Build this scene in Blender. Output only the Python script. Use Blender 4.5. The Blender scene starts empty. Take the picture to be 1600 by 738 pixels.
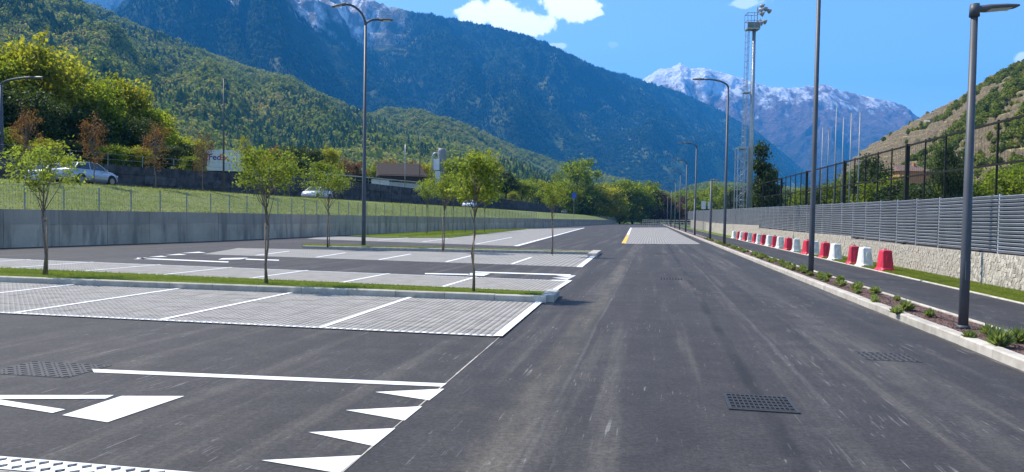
import bpy, math, random
import numpy as np
from mathutils import Matrix, Vector

# ------------------------------------------------------------------ camera, sky, sun, exposure
scene = bpy.context.scene
COL = scene.collection
FPX, CY, EYE = 1155.0, 379.6, 1.6
PITCH, ROLL = math.atan(38.0 / 1155.0), 0.016
_p, _r = PITCH, ROLL
FWD = np.array([0, math.cos(_p), -math.sin(_p)])
_U = np.array([0, math.sin(_p), math.cos(_p)]); _R = np.array([1.0, 0, 0])
RGT = _R * math.cos(_r) + _U * math.sin(_r)
UPV = _U * math.cos(_r) - _R * math.sin(_r)
cam_data = bpy.data.cameras.new('camera')
cam = bpy.data.objects.new('camera', cam_data); COL.objects.link(cam)
cam_data.sensor_fit = 'HORIZONTAL'; cam_data.sensor_width = 36.0
cam_data.lens = FPX / 1600 * 36.0
cam_data.shift_y = (CY - 369.0) / 1600.0
cam_data.clip_start = 0.1; cam_data.clip_end = 40000
m = Matrix.Identity(4)
for i in range(3):
    m[i][0] = RGT[i]; m[i][1] = UPV[i]; m[i][2] = -FWD[i]
m[2][3] = EYE
cam.matrix_world = m
scene.camera = cam

SUN = Vector((-0.53, 0.29, 0.80)).normalized()
SUN_EL = math.asin(SUN.z); SUN_AZ = math.atan2(SUN.x, SUN.y)

def ray(px, py):
    d = FWD + (px - 800) / FPX * RGT - (py - CY) / FPX * UPV
    return d / np.linalg.norm(d)

world = bpy.data.worlds.new('World'); scene.world = world; world.use_nodes = True
wn, wl = world.node_tree.nodes, world.node_tree.links
wn.clear()

def wnode(t, **kw):
    n = wn.new(t)
    for k, v in kw.items(): setattr(n, k, v)
    return n
def wmath(op, a, b=None, c=None):
    n = wnode('ShaderNodeMath', operation=op)
    for i, v in enumerate((a, b, c)):
        if v is None: continue
        if isinstance(v, (int, float)): n.inputs[i].default_value = v
        else: wl.new(v, n.inputs[i])
    return n.outputs[0]

sky = wnode('ShaderNodeTexSky', sky_type='NISHITA', sun_disc=False, sun_elevation=SUN_EL,
            sun_rotation=SUN_AZ, altitude=400, air_density=1.0, dust_density=0.05, ozone_density=1.6)
tc = wnode('ShaderNodeTexCoord')
no = wnode('ShaderNodeTexNoise'); no.inputs['Scale'].default_value = 34; no.inputs['Detail'].default_value = 7
no.inputs['Roughness'].default_value = 0.6
wl.new(tc.outputs['Generated'], no.inputs['Vector'])
noise = wmath('SUBTRACT', no.outputs['Fac'], 0.5)
total = None
# the day's few fair-weather cumulus clouds: direction (in degrees of picture), half sizes
for (px, py, ax, ay, op) in ((752, 24, 34, 22, 1), (792, 32, 48, 28, 1), (834, 40, 32, 18, 1), (778, 10, 26, 14, 1), (892, 4, 46, 24, 1), (905, 20, 26, 18, 1),
                             (926, 20, 18, 8, .9), (1165, 5, 26, 8, .42), (868, 72, 18, 5, .45), (1598, 92, 12, 8, .7), (960, 70, 10, 5, .12),
                             (700, -120, 130, 40, .9), (1250, -160, 150, 40, .8), (1900, 40, 120, 40, .9), (1500, -330, 200, 70, .8), (500, -380, 220, 70, .8)):
    d = ray(px, py); u = np.cross(d, [0, 0, 1]); u /= np.linalg.norm(u); v = np.cross(u, d)
    def dot(vec):
        n = wnode('ShaderNodeVectorMath', operation='DOT_PRODUCT'); wl.new(tc.outputs['Generated'], n.inputs[0])
        n.inputs[1].default_value = vec; return n.outputs['Value']
    uu = wmath('MULTIPLY', dot(tuple(u)), FPX / ax); vv = wmath('MULTIPLY', dot(tuple(v)), FPX / ay)
    rr = wmath('SQRT', wmath('ADD', wmath('MULTIPLY', uu, uu), wmath('MULTIPLY', vv, vv)))
    rr = wmath('ADD', rr, wmath('MULTIPLY', noise, 2.3))
    mr = wnode('ShaderNodeMapRange', interpolation_type='SMOOTHSTEP')
    wl.new(rr, mr.inputs[0]); mr.inputs[1].default_value = 1.08; mr.inputs[2].default_value = 0.72
    mr.inputs[3].default_value = 0; mr.inputs[4].default_value = op
    fwd = wmath('GREATER_THAN', dot(tuple(d)), 0.0)
    mk = wmath('MULTIPLY', mr.outputs[0], fwd)
    total = mk if total is None else wmath('MAXIMUM', total, mk)
bg1 = wnode('ShaderNodeBackground'); bg1.inputs['Strength'].default_value = 0.14
bg2 = wnode('ShaderNodeBackground'); bg2.inputs['Strength'].default_value = 1.4
bg2.inputs['Color'].default_value = (0.96, 0.97, 1.0, 1)
wl.new(sky.outputs[0], bg1.inputs['Color'])
mx = wnode('ShaderNodeMixShader'); wl.new(total, mx.inputs[0]); wl.new(bg1.outputs[0], mx.inputs[1]); wl.new(bg2.outputs[0], mx.inputs[2])
wo = wnode('ShaderNodeOutputWorld'); wl.new(mx.outputs[0], wo.inputs['Surface'])

sl = bpy.data.lights.new('sun', 'SUN'); sl.energy = 5.0; sl.angle = math.radians(0.5); sl.color = (1.0, 0.93, 0.82)
so = bpy.data.objects.new('sun', sl); COL.objects.link(so)
so.rotation_euler = (-SUN).to_track_quat('-Z', 'Y').to_euler(); so.location = (-20, 10, 40)

vs = scene.view_settings
vs.view_transform = 'Standard'; vs.look = 'None'; vs.exposure = 0.84; vs.gamma = 1.0; vs.use_curve_mapping = False
scene.cycles.max_bounces = 6; scene.cycles.transparent_max_bounces = 12; scene.cycles.volume_bounces = 1

# ------------------------------------------------------------------ helpers
rng = np.random.default_rng(7)
random.seed(7)

def G(px, py, z=0.0):
    d = ray(px, py); t = (z - EYE) / d[2]
    return np.array([d[0] * t, d[1] * t])
def A(px, py, Y):
    d = ray(px, py); t = Y / d[1]
    return np.array([d[0] * t, Y, EYE + d[2] * t])
def AX(px, Y):                       # world x of picture column px near the horizon at depth Y
    return A(px, 343, Y)[0]
def K(Y, off=0.0):                   # kerb line of the road and lines parallel to it
    return 4.13 + 0.1905 * Y + off * 1.018
KD = np.array([0.1905, 1.0]); KD /= np.linalg.norm(KD)
KN = np.array([KD[1], -KD[0]])       # to the right of the kerb
KANG = math.atan2(KD[1], KD[0])
def KP(Y, off=0.0): return np.array([K(Y, off), Y])

def link(o, parent=None):
    COL.objects.link(o)
    if parent is not None: o.parent = parent
    return o
def tag(o, label=None, cat=None, group=None, kind=None):
    if label: o['label'] = label
    if cat: o['category'] = cat
    if group: o['group'] = group
    if kind: o['kind'] = kind
    return o
def empty(name, loc=(0, 0, 0), rz=0.0, label=None, cat=None, group=None, kind=None):
    o = bpy.data.objects.new(name, None); link(o)
    o.location = loc; o.rotation_euler = (0, 0, rz); o.empty_display_size = 0.2
    return tag(o, label, cat, group, kind)
def copy_tree(o, parent=None):
    c = o.copy(); link(c)
    if parent is not None: c.parent = parent
    for ch in o.children: copy_tree(ch, c)
    return c

class MB:
    def __init__(s): s.v = []; s.f = []; s.n = 0
    def add(s, v, f):
        k = s.n; s.v.extend([tuple(p) for p in v]); s.f.extend([tuple(i + k for i in q) for q in f]); s.n += len(v); return s
    def box(s, c, d, rz=0.0, rx=0.0):
        x, y, z = d[0] / 2, d[1] / 2, d[2] / 2
        M = Matrix.Rotation(rz, 3, 'Z') @ Matrix.Rotation(rx, 3, 'X')
        pts = [Vector(c) + M @ Vector((sx * x, sy * y, sz * z)) for sz in (-1, 1) for sy in (-1, 1) for sx in (-1, 1)]
        return s.add(pts, [(0, 2, 3, 1), (4, 5, 7, 6), (0, 1, 5, 4), (2, 6, 7, 3), (0, 4, 6, 2), (1, 3, 7, 5)])
    def bar(s, a, b, w, h=None):      # square bar from a to b
        a = Vector(a); b = Vector(b); h = h or w
        d = (b - a).normalized(); up = Vector((0, 0, 1)) if abs(d.z) < .95 else Vector((1, 0, 0))
        r = d.cross(up).normalized(); u = r.cross(d)
        pts = [p + r * (i * w / 2) + u * (j * h / 2) for p in (a, b) for (i, j) in ((-1, -1), (1, -1), (1, 1), (-1, 1))]
        return s.add(pts, [(0, 1, 2, 3), (7, 6, 5, 4), (0, 4, 5, 1), (1, 5, 6, 2), (2, 6, 7, 3), (3, 7, 4, 0)])
    def tube(s, path, radii, seg=8, caps=True):
        path = [Vector(p) for p in path]; n = len(path); vs_ = []; fs = []
        if isinstance(radii, (int, float)): radii = [radii] * n
        pr = None
        for i, p in enumerate(path):
            d = (path[min(i + 1, n - 1)] - path[max(i - 1, 0)]).normalized()
            if pr is None:
                r = d.cross(Vector((0, 0, 1)) if abs(d.z) < .9 else Vector((1, 0, 0))).normalized()
            else:
                r = (pr - d * pr.dot(d)).normalized()
            pr = r; u = d.cross(r)
            for k in range(seg):
                a = 2 * math.pi * k / seg
                vs_.append(p + (r * math.cos(a) + u * math.sin(a)) * radii[i])
        for i in range(n - 1):
            for k in range(seg):
                a = i * seg + k; b = i * seg + (k + 1) % seg
                fs.append((a, b, b + seg, a + seg))
        if caps:
            fs.append(tuple(range(seg - 1, -1, -1))); fs.append(tuple(range((n - 1) * seg, n * seg)))
        return s.add(vs_, fs)
    def prism(s, poly, z0, z1):
        n = len(poly)
        v = [(p[0], p[1], z0) for p in poly] + [(p[0], p[1], z1) for p in poly]
        f = [tuple(range(n - 1, -1, -1)), tuple(range(n, 2 * n))] + [(i, (i + 1) % n, n + (i + 1) % n, n + i) for i in range(n)]
        return s.add(v, f)
    def poly(s, pts, z=None):
        return s.add([(p[0], p[1], z if z is not None else p[2]) for p in pts], [tuple(range(len(pts)))])
    def mesh(s, name, mat, smooth=False):
        me = bpy.data.meshes.new(name); me.from_pydata(s.v, [], s.f); me.update()
        if mat: me.materials.append(mat)
        if smooth:
            me.polygons.foreach_set('use_smooth', [True] * len(me.polygons))
        return me
    def build(s, name, mat, parent=None, smooth=False, loc=None, rz=0.0):
        o = bpy.data.objects.new(name, s.mesh(name, mat, smooth)); link(o, parent)
        if loc is not None: o.location = loc
        o.rotation_euler = (0, 0, rz)
        return o

def mesh_np(name, v, f, mat=None, smooth=False):
    v = np.asarray(v, np.float32); f = np.asarray(f, np.int32); k = f.shape[1]
    me = bpy.data.meshes.new(name)
    me.vertices.add(len(v)); me.vertices.foreach_set('co', v.ravel())
    me.loops.add(f.size); me.loops.foreach_set('vertex_index', f.ravel())
    me.polygons.add(len(f)); me.polygons.foreach_set('loop_start', np.arange(0, f.size, k, dtype=np.int32))
    if smooth: me.polygons.foreach_set('use_smooth', np.ones(len(f), bool))
    me.update(calc_edges=True); me.validate()
    if mat: me.materials.append(mat)
    return me
def obj_np(name, v, f, mat, parent=None, smooth=False):
    return link(bpy.data.objects.new(name, mesh_np(name, v, f, mat, smooth)), parent)

# ------------------------------------------------------------------ noise
_perm = np.random.default_rng(3).permutation(512)
def perlin(x, y, seed=0):
    xi = np.floor(x).astype(int); yi = np.floor(y).astype(int); xf = x - xi; yf = y - yi
    def g(ix, iy, fx, fy):
        h = _perm[(_perm[(ix + seed * 37) % 512] + iy) % 512] / 512 * 2 * math.pi
        return np.cos(h) * fx + np.sin(h) * fy
    u = xf ** 3 * (xf * (xf * 6 - 15) + 10); w = yf ** 3 * (yf * (yf * 6 - 15) + 10)
    a = g(xi, yi, xf, yf) * (1 - u) + g(xi + 1, yi, xf - 1, yf) * u
    b = g(xi, yi + 1, xf, yf - 1) * (1 - u) + g(xi + 1, yi + 1, xf - 1, yf - 1) * u
    return (a * (1 - w) + b * w) * 1.5
def fbm(x, y, o=5, seed=0, ridged=False, gain=.5):
    s = 0; a = 1.0; t = 0
    for i in range(o):
        n = perlin(x * 2 ** i, y * 2 ** i, seed + i)
        if ridged: n = 1 - 2 * np.abs(n)
        s = s + n * a; t += a; a *= gain
    return s / t

# ------------------------------------------------------------------ materials
def nt_mat(name):
    mt = bpy.data.materials.new(name); mt.use_nodes = True
    n, l = mt.node_tree.nodes, mt.node_tree.links
    return mt, n, l, n['Principled BSDF']
def nmath(n, l, op, a, b=None, c=None):
    q = n.new('ShaderNodeMath'); q.operation = op
    for i, v in enumerate((a, b, c)):
        if v is None: continue
        if isinstance(v, (int, float)): q.inputs[i].default_value = v
        else: l.new(v, q.inputs[i])
    return q.outputs[0]
def nnoise(n, l, vec, scale, detail=5, rough=.55, w=None):
    q = n.new('ShaderNodeTexNoise'); q.inputs['Scale'].default_value = scale
    q.inputs['Detail'].default_value = detail; q.inputs['Roughness'].default_value = rough
    if vec is not None: l.new(vec, q.inputs['Vector'])
    return q.outputs['Fac']
def nramp(n, l, fac, stops):
    q = n.new('ShaderNodeValToRGB'); e = q.color_ramp.elements
    while len(e) < len(stops): e.new(.5)
    for i, (p, c) in enumerate(stops):
        e[i].position = p; e[i].color = (*c, 1) if len(c) == 3 else c
    if fac is not None: l.new(fac, q.inputs[0])
    return q.outputs[0]
def nmix(n, l, fac, a, b, mode='MIX'):
    q = n.new('ShaderNodeMix'); q.data_type = 'RGBA'; q.blend_type = mode
    for s, v in ((q.inputs[0], fac), (q.inputs[6], a), (q.inputs[7], b)):
        if isinstance(v, (int, float)): s.default_value = v
        elif isinstance(v, tuple): s.default_value = (*v[:3], 1)
        else: l.new(v, s)
    return q.outputs[2]
def nstep(n, l, v, a, b, lo=0.0, hi=1.0):
    q = n.new('ShaderNodeMapRange'); q.interpolation_type = 'SMOOTHSTEP'
    l.new(v, q.inputs[0]); q.inputs[1].default_value = a; q.inputs[2].default_value = b
    q.inputs[3].default_value = lo; q.inputs[4].default_value = hi
    return q.outputs[0]
def nbump(n, l, bs, h, dist, strength=1.0):
    q = n.new('ShaderNodeBump'); q.inputs['Distance'].default_value = dist; q.inputs['Strength'].default_value = strength
    l.new(h, q.inputs['Height']); l.new(q.outputs[0], bs.inputs['Normal'])
def nmap(n, l, vec, rz=0.0, scale=(1, 1, 1)):
    q = n.new('ShaderNodeMapping'); q.inputs['Rotation'].default_value = (0, 0, rz); q.inputs['Scale'].default_value = scale
    l.new(vec, q.inputs['Vector']); return q.outputs[0]

def simple(name, c1, c2=None, scale=6.0, rough=.7, bump=0.0, bscale=None, metallic=0.0, detail=5, rnd=0.0, spec=None, world=True, lo=.35, hi=.65):
    mt, n, l, b = nt_mat(name)
    c2 = c2 or tuple(x * .8 for x in c1)
    g = n.new('ShaderNodeNewGeometry')
    vec = g.outputs['Position']
    f = nnoise(n, l, vec, scale, detail)
    colr = nramp(n, l, f, ((lo, c2), (hi, c1)))
    if rnd:
        oi = n.new('ShaderNodeObjectInfo')
        k = nmath(n, l, 'MULTIPLY_ADD', oi.outputs['Random'], rnd, 1 - rnd / 2)
        cm = n.new('ShaderNodeCombineColor')
        for i in range(3): l.new(k, cm.inputs[i])
        colr = nmix(n, l, 1.0, colr, cm.outputs[0], 'MULTIPLY')
    l.new(colr, b.inputs['Base Color'])
    b.inputs['Roughness'].default_value = rough; b.inputs['Metallic'].default_value = metallic
    if spec is not None: b.inputs['Specular IOR Level'].default_value = spec
    if bump: nbump(n, l, b, nnoise(n, l, vec, bscale or scale * 4, 4), bump)
    return mt

def asphalt_mat(name, base, streak=1.0, rz=-(math.pi / 2 - KANG), track=True):
    mt, n, l, b = nt_mat(name)
    g = n.new('ShaderNodeNewGeometry'); P = g.outputs['Position']
    q = nmap(n, l, P, math.pi / 2 - KANG)                 # local y runs along the road
    sx = n.new('ShaderNodeSeparateXYZ'); l.new(q, sx.inputs[0])
    big = nnoise(n, l, P, .35, 4)
    col = nramp(n, l, big, ((.3, tuple(x * .84 for x in base)), (.7, tuple(x * 1.16 for x in base))))
    lon = nnoise(n, l, nmap(n, l, q, 0, (1.5, .05, 1)), 1.6, 5, .6)    # roller and tyre streaks along the road
    col = nmix(n, l, nstep(n, l, lon, .50, .70, 0, .6 * streak), col, (.115, .104, .088))
    col = nmix(n, l, nstep(n, l, lon, .48, .30, 0, .6 * streak), col, tuple(x * .62 for x in base))
    dust = nnoise(n, l, P, 1.1, 6, .65)
    col = nmix(n, l, nstep(n, l, dust, .55, .85, 0, .4), col, (.14, .125, .10))
    if track:
        wob = nmath(n, l, 'MULTIPLY_ADD', nnoise(n, l, P, .5, 3), .14, -.07)
        for (x0, w, c, a) in ((.98, .11, (.014, .014, .016), .8), (-1.02, .28, (.13, .116, .088), .5), (-.80, .03, (.17, .16, .14), .3), (2.6, .34, (.10, .094, .082), .35),
                              (4.05, .06, (.17, .162, .15), .45), (2.05, .10, (.024, .024, .027), .5), (3.45, .5, (.026, .027, .032), .5), (.05, .3, (.026, .026, .029), .45), (1.55, .05, (.13, .125, .115), .35), (-1.9, .25, (.026, .026, .029), .45), (5.0, .4, (.028, .030, .036), .5)):
            dd = nmath(n, l, 'ABSOLUTE', nmath(n, l, 'SUBTRACT', nmath(n, l, 'ADD', sx.outputs[0], wob), x0))
            brk = nstep(n, l, nnoise(n, l, nmap(n, l, q, 0, (3, .5, 1)), 1.0 + x0 * .1, 4), .36, .62, .25, 1.0)
            col = nmix(n, l, nmath(n, l, 'MULTIPLY', nstep(n, l, dd, w, w * .25, 0, a), brk), col, c)
    # scuffs: small pale scratches along the driving direction
    for (sc_, rr, th, am, ps) in (((26, .9, 1), .10, .64, .65, .5), ((34, 1.3, 1), -.16, .645, .6, .37), ((40, 2.2, 1), .3, .65, .6, .8), ((30, 4, 1), -.05, .66, .5, 1.3)):
        sc = nnoise(n, l, nmap(n, l, q, rr, sc_), 1.0, 2, .5)
        spot = nstep(n, l, nnoise(n, l, P, ps, 3), .52, .64)
        col = nmix(n, l, nmath(n, l, 'MULTIPLY', nstep(n, l, sc, th, th + .05, 0, am), spot), col, (.22, .212, .20))
    agg = nnoise(n, l, P, 150, 2, .7)
    col = nmix(n, l, .6, col, nramp(n, l, agg, ((.3, (.4, .4, .4)), (.7, (1.6, 1.6, 1.6)))), 'MULTIPLY')
    agg2 = nnoise(n, l, P, 24, 5, .8)
    col = nmix(n, l, .85, col, nramp(n, l, agg2, ((.32, (.42, .42, .43)), (.5, (1, 1, 1)), (.68, (1.7, 1.68, 1.62)))), 'MULTIPLY')
    fl = nnoise(n, l, P, 46, 2, .6)
    col = nmix(n, l, nstep(n, l, fl, .68, .74, 0, .5), col, (.22, .215, .205))
    pat = nnoise(n, l, P, 2.6, 4, .6)
    col = nmix(n, l, .55, col, nramp(n, l, pat, ((.3, (.62, .62, .65)), (.7, (1.36, 1.34, 1.28)))), 'MULTIPLY')
    l.new(col, b.inputs['Base Color'])
    b.inputs['Roughness'].default_value = .82; b.inputs['Specular IOR Level'].default_value = .35
    nbump(n, l, b, agg, .004, .6)
    return mt

def leaf_mat(name, c1, c2, trans=.45, var=.5):
    mt, n, l, b = nt_mat(name)
    g = n.new('ShaderNodeNewGeometry')
    oi = n.new('ShaderNodeObjectInfo')
    f = nnoise(n, l, g.outputs['Position'], .9, 3)
    f2 = nmath(n, l, 'MULTIPLY_ADD', g.outputs['Random Per Island'], .5, nmath(n, l, 'MULTIPLY', f, .6))
    f2 = nmath(n, l, 'MULTIPLY_ADD', oi.outputs['Random'], .25, nmath(n, l, 'SUBTRACT', f2, .18))
    col = nramp(n, l, f2, ((.2, c2), (.75, c1)))
    l.new(col, b.inputs['Base Color']); b.inputs['Roughness'].default_value = .6; b.inputs['Specular IOR Level'].default_value = .25
    t = n.new('ShaderNodeBsdfTranslucent'); l.new(nmix(n, l, 1.0, col, (1.35, 1.3, .6), 'MULTIPLY'), t.inputs['Color'])
    mxs = n.new('ShaderNodeMixShader'); mxs.inputs[0].default_value = trans
    l.new(b.outputs[0], mxs.inputs[1]); l.new(t.outputs[0], mxs.inputs[2])
    l.new(mxs.outputs[0], n['Material Output'].inputs['Surface'])
    return mt

M = {}
M['road'] = asphalt_mat('road_asphalt', (.0385, .0355, .0355))
M['lot'] = asphalt_mat('car_park_asphalt', (.041, .0375, .037), .8, track=False)
M['path'] = asphalt_mat('path_asphalt', (.032, .0305, .0315), .5, track=False)
def paint_mat():
    mt, n, l, b = nt_mat('white_road_paint')
    P = n.new('ShaderNodeNewGeometry').outputs['Position']
    c = nramp(n, l, nnoise(n, l, P, 5, 5, .65), ((.3, (.60, .59, .57)), (.6, (.80, .80, .79))))
    w = nnoise(n, l, P, 70, 4, .75); k = nnoise(n, l, P, 1.3, 4)
    c = nmix(n, l, nstep(n, l, nmath(n, l, 'MULTIPLY_ADD', k, .35, w), .80, .92, 0, .75), c, (.14, .135, .13))
    l.new(c, b.inputs['Base Color']); b.inputs['Roughness'].default_value = .65
    nbump(n, l, b, w, .003); return mt
M['paint'] = paint_mat()
M['yellow'] = simple('yellow_road_paint', (.75, .50, .05), (.62, .40, .04), 10, .55)
M['paver'] = simple('pale_concrete_paver', (.335, .312, .28), (.26, .242, .215), 3.0, .9, .002, 60, rnd=.06)
M['gravel'] = simple('paver_gravel_fill', (.10, .095, .088), (.045, .043, .04), 55, .95, .008, 90)
M['kerb'] = simple('kerb_concrete', (.50, .455, .385), (.36, .325, .27), 5, .9, .003, 70, rnd=.18)
def pave_far_mat():
    """pavers too far off to build singly: fine open grid"""
    mt, n, l, b = nt_mat('pale_grid_paving')
    P = n.new('ShaderNodeNewGeometry').outputs['Position']
    q = nmap(n, l, P, math.pi / 2 - KANG, (1, 1, 1)); s = n.new('ShaderNodeSeparateXYZ'); l.new(q, s.inputs[0])
    k = None
    for i in (0, 1):
        f = nmath(n, l, 'ABSOLUTE', nmath(n, l, 'SUBTRACT', nmath(n, l, 'FRACT', nmath(n, l, 'MULTIPLY', s.outputs[i], 5.0)), .5))
        k = f if k is None else nmath(n, l, 'ADD', k, f)
    c = nramp(n, l, nnoise(n, l, P, 1.2, 6), ((.3, (.26, .242, .215)), (.7, (.35, .327, .295))))
    c = nmix(n, l, nstep(n, l, k, .50, .40, 0, .75), c, (.09, .086, .08))
    l.new(c, b.inputs['Base Color']); b.inputs['Roughness'].default_value = .95
    return mt
M['pave_far'] = pave_far_mat()
M['conc'] = None
M['steel'] = simple('lamp_grey_paint', (.075, .082, .094), (.064, .07, .08), 3, .5, spec=.35)
M['galv'] = simple('galvanised_steel', (.38, .40, .42), (.29, .31, .33), 5, .42, metallic=.55)
M['dark'] = simple('dark_metal', (.022, .02, .018), (.014, .013, .012), 4, .6, spec=.25)
M['black'] = simple('black_rubber', (.016, .016, .016), (.011, .011, .011), 5, .8)
M['slat'] = simple('slat_grey_blue', (.33, .355, .385), (.27, .29, .315), 1.2, .5, rnd=.14)
M['mulch'] = simple('lapillus_mulch', (.21, .115, .092), (.085, .052, .046), 42, .95, .02, 60)
M['stone'] = simple('pale_wall_stone', (.54, .485, .40), (.33, .295, .245), 12, .9, .010, 30, rnd=.55)
M['mortar'] = simple('wall_mortar', (.30, .275, .235), (.20, .18, .155), 14, .95, .006, 60)
M['red'] = simple('red_plastic', (.70, .03, .07), (.52, .025, .05), 4, .5, rnd=.3)
M['white_pl'] = simple('white_plastic', (.80, .79, .75), (.58, .57, .53), 6, .55, rnd=.2)
M['bark'] = simple('young_bark', (.20, .155, .12), (.11, .082, .065), 18, .9, .004, 60)
M['bark_dark'] = simple('dark_bark', (.07, .055, .045), (.035, .028, .023), 6, .95, .02, 20)
M['stake'] = simple('weathered_stake', (.30, .22, .14), (.20, .14, .09), 14, .9)
M['hose'] = simple('drip_hose_brown', (.05, .032, .026), (.035, .024, .02), 6, .6)
M['glass'] = simple('car_glass', (.02, .025, .03), (.015, .02, .024), 1, .08, spec=.8)
M['tyre'] = simple('tyre_rubber', (.02, .02, .02), (.014, .014, .014), 9, .85)
M['rim'] = simple('alloy_rim', (.4, .4, .41), (.3, .3, .31), 4, .35, metallic=.8)
M['lens'] = simple('lamp_lens', (.75, .77, .78), (.6, .62, .64), 8, .15)
M['tail'] = simple('tail_lamp_red', (.35, .01, .01), (.25, .01, .01), 8, .2)
M['wood_brown'] = simple('brown_timber', (.04, .024, .018), (.025, .015, .012), 3, .85)
M['plaster'] = simple('pale_plaster', (.52, .51, .48), (.42, .41, .39), 1.5, .9)
M['orange_wall'] = simple('orange_plaster', (.50, .24, .11), (.42, .19, .09), 1.2, .9)
M['tiles'] = simple('roof_tiles', (.20, .12, .085), (.13, .08, .06), 3, .9)
M['blue_sign'] = simple('sign_blue', (.02, .09, .42), (.02, .08, .36), 4, .4)
M['purple'] = simple('purple_print', (.055, .02, .22), (.05, .018, .2), 4, .5)
M['orange'] = simple('orange_print', (.75, .12, .02), (.7, .11, .02), 4, .5)
M['moss_wall'] = simple('dark_old_masonry', (.105, .098, .09), (.035, .034, .03), 1.6, .95, .03, 5, rnd=.5)
M['tuft'] = leaf_mat('grass_blades', (.22, .265, .045), (.10, .145, .022), .45)
M['tuft_dry'] = leaf_mat('slope_grass_blades', (.25, .28, .085), (.14, .18, .05), .45)
M['shrub'] = leaf_mat('shrub_leaves', (.30, .36, .15), (.12, .17, .06), .5)
M['lotleaf'] = leaf_mat('spring_leaves', (.28, .34, .065), (.11, .155, .028), .54)
M['green'] = leaf_mat('fresh_green_leaves', (.25, .31, .04), (.085, .13, .018), .58)
M['yellowgreen'] = leaf_mat('yellow_green_leaves', (.36, .36, .05), (.16, .18, .026), .58)
M['orangeleaf'] = leaf_mat('copper_leaves', (.28, .135, .05), (.13, .07, .03), .42)
M['brownleaf'] = leaf_mat('brown_budding_twigs', (.20, .10, .055), (.08, .045, .028), .35)
M['darkleaf'] = leaf_mat('dark_evergreen_leaves', (.07, .105, .03), (.025, .042, .014), .35)
M['shed_white'] = simple('white_sheet_metal', (.72, .72, .70), (.6, .6, .59), 2, .6)
M['wire'] = simple('fence_wire', (.30, .33, .31), (.23, .25, .24), 5, .5, metallic=.4)

def concrete_wall_mat():
    mt, n, l, b = nt_mat('cast_concrete')
    g = n.new('ShaderNodeNewGeometry'); P = g.outputs['Position']
    oi = n.new('ShaderNodeObjectInfo')
    s = n.new('ShaderNodeSeparateXYZ'); l.new(P, s.inputs[0])
    f = nnoise(n, l, P, .6, 6, .6)
    c = nramp(n, l, f, ((.3, (.36, .29, .21)), (.7, (.60, .49, .36))))
    st = nnoise(n, l, nmap(n, l, P, 0, (1.6, 1.6, .25)), 1.0, 5, .65)
    c = nmix(n, l, nstep(n, l, st, .46, .66, 0, .75), c, (.19, .165, .135))
    band = nmath(n, l, 'ADD', s.outputs[2], nmath(n, l, 'MULTIPLY_ADD', nnoise(n, l, P, .25, 2), .35, -.17))
    c = nmix(n, l, nstep(n, l, band, .95, 1.0, 0, .5), c, (.27, .245, .20))
    k = nmath(n, l, 'MULTIPLY_ADD', oi.outputs['Random'], .14, .92)
    cc = n.new('ShaderNodeCombineColor')
    for i in range(3): l.new(k, cc.inputs[i])
    c = nmix(n, l, 1.0, c, cc.outputs[0], 'MULTIPLY')
    l.new(c, b.inputs['Base Color']); b.inputs['Roughness'].default_value = .92
    nbump(n, l, b, nnoise(n, l, P, 9, 5), .01)
    return mt
M['conc'] = concrete_wall_mat()

def grass_ground(name, c1, c2, c3, s1=.25, s2=6):
    mt, n, l, b = nt_mat(name)
    g = n.new('ShaderNodeNewGeometry'); P = g.outputs['Position']
    c = nramp(n, l, nnoise(n, l, P, s1, 5), ((.3, c2), (.7, c1)))
    c = nmix(n, l, nstep(n, l, nnoise(n, l, P, s1 * 3.3, 5, .65), .5, .75, 0, .7), c, c3)
    h = nnoise(n, l, P, s2, 6, .7)
    c = nmix(n, l, .7, c, nramp(n, l, h, ((.25, (.5, .5, .5)), (.75, (1.45, 1.45, 1.45)))), 'MULTIPLY')
    l.new(c, b.inputs['Base Color']); b.inputs['Roughness'].default_value = .95; b.inputs['Specular IOR Level'].default_value = .1
    nbump(n, l, b, h, .08)
    return mt
M['lawn'] = grass_ground('lawn_ground', (.15, .20, .03), (.09, .145, .018), (.20, .20, .06), .8, 14)
M['slope'] = grass_ground('slope_ground', (.19, .215, .065), (.125, .165, .045), (.29, .25, .13), .35, 7)
M['valley'] = grass_ground('valley_ground', (.08, .115, .03), (.05, .08, .02), (.12, .12, .05), .02, .6)

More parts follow.
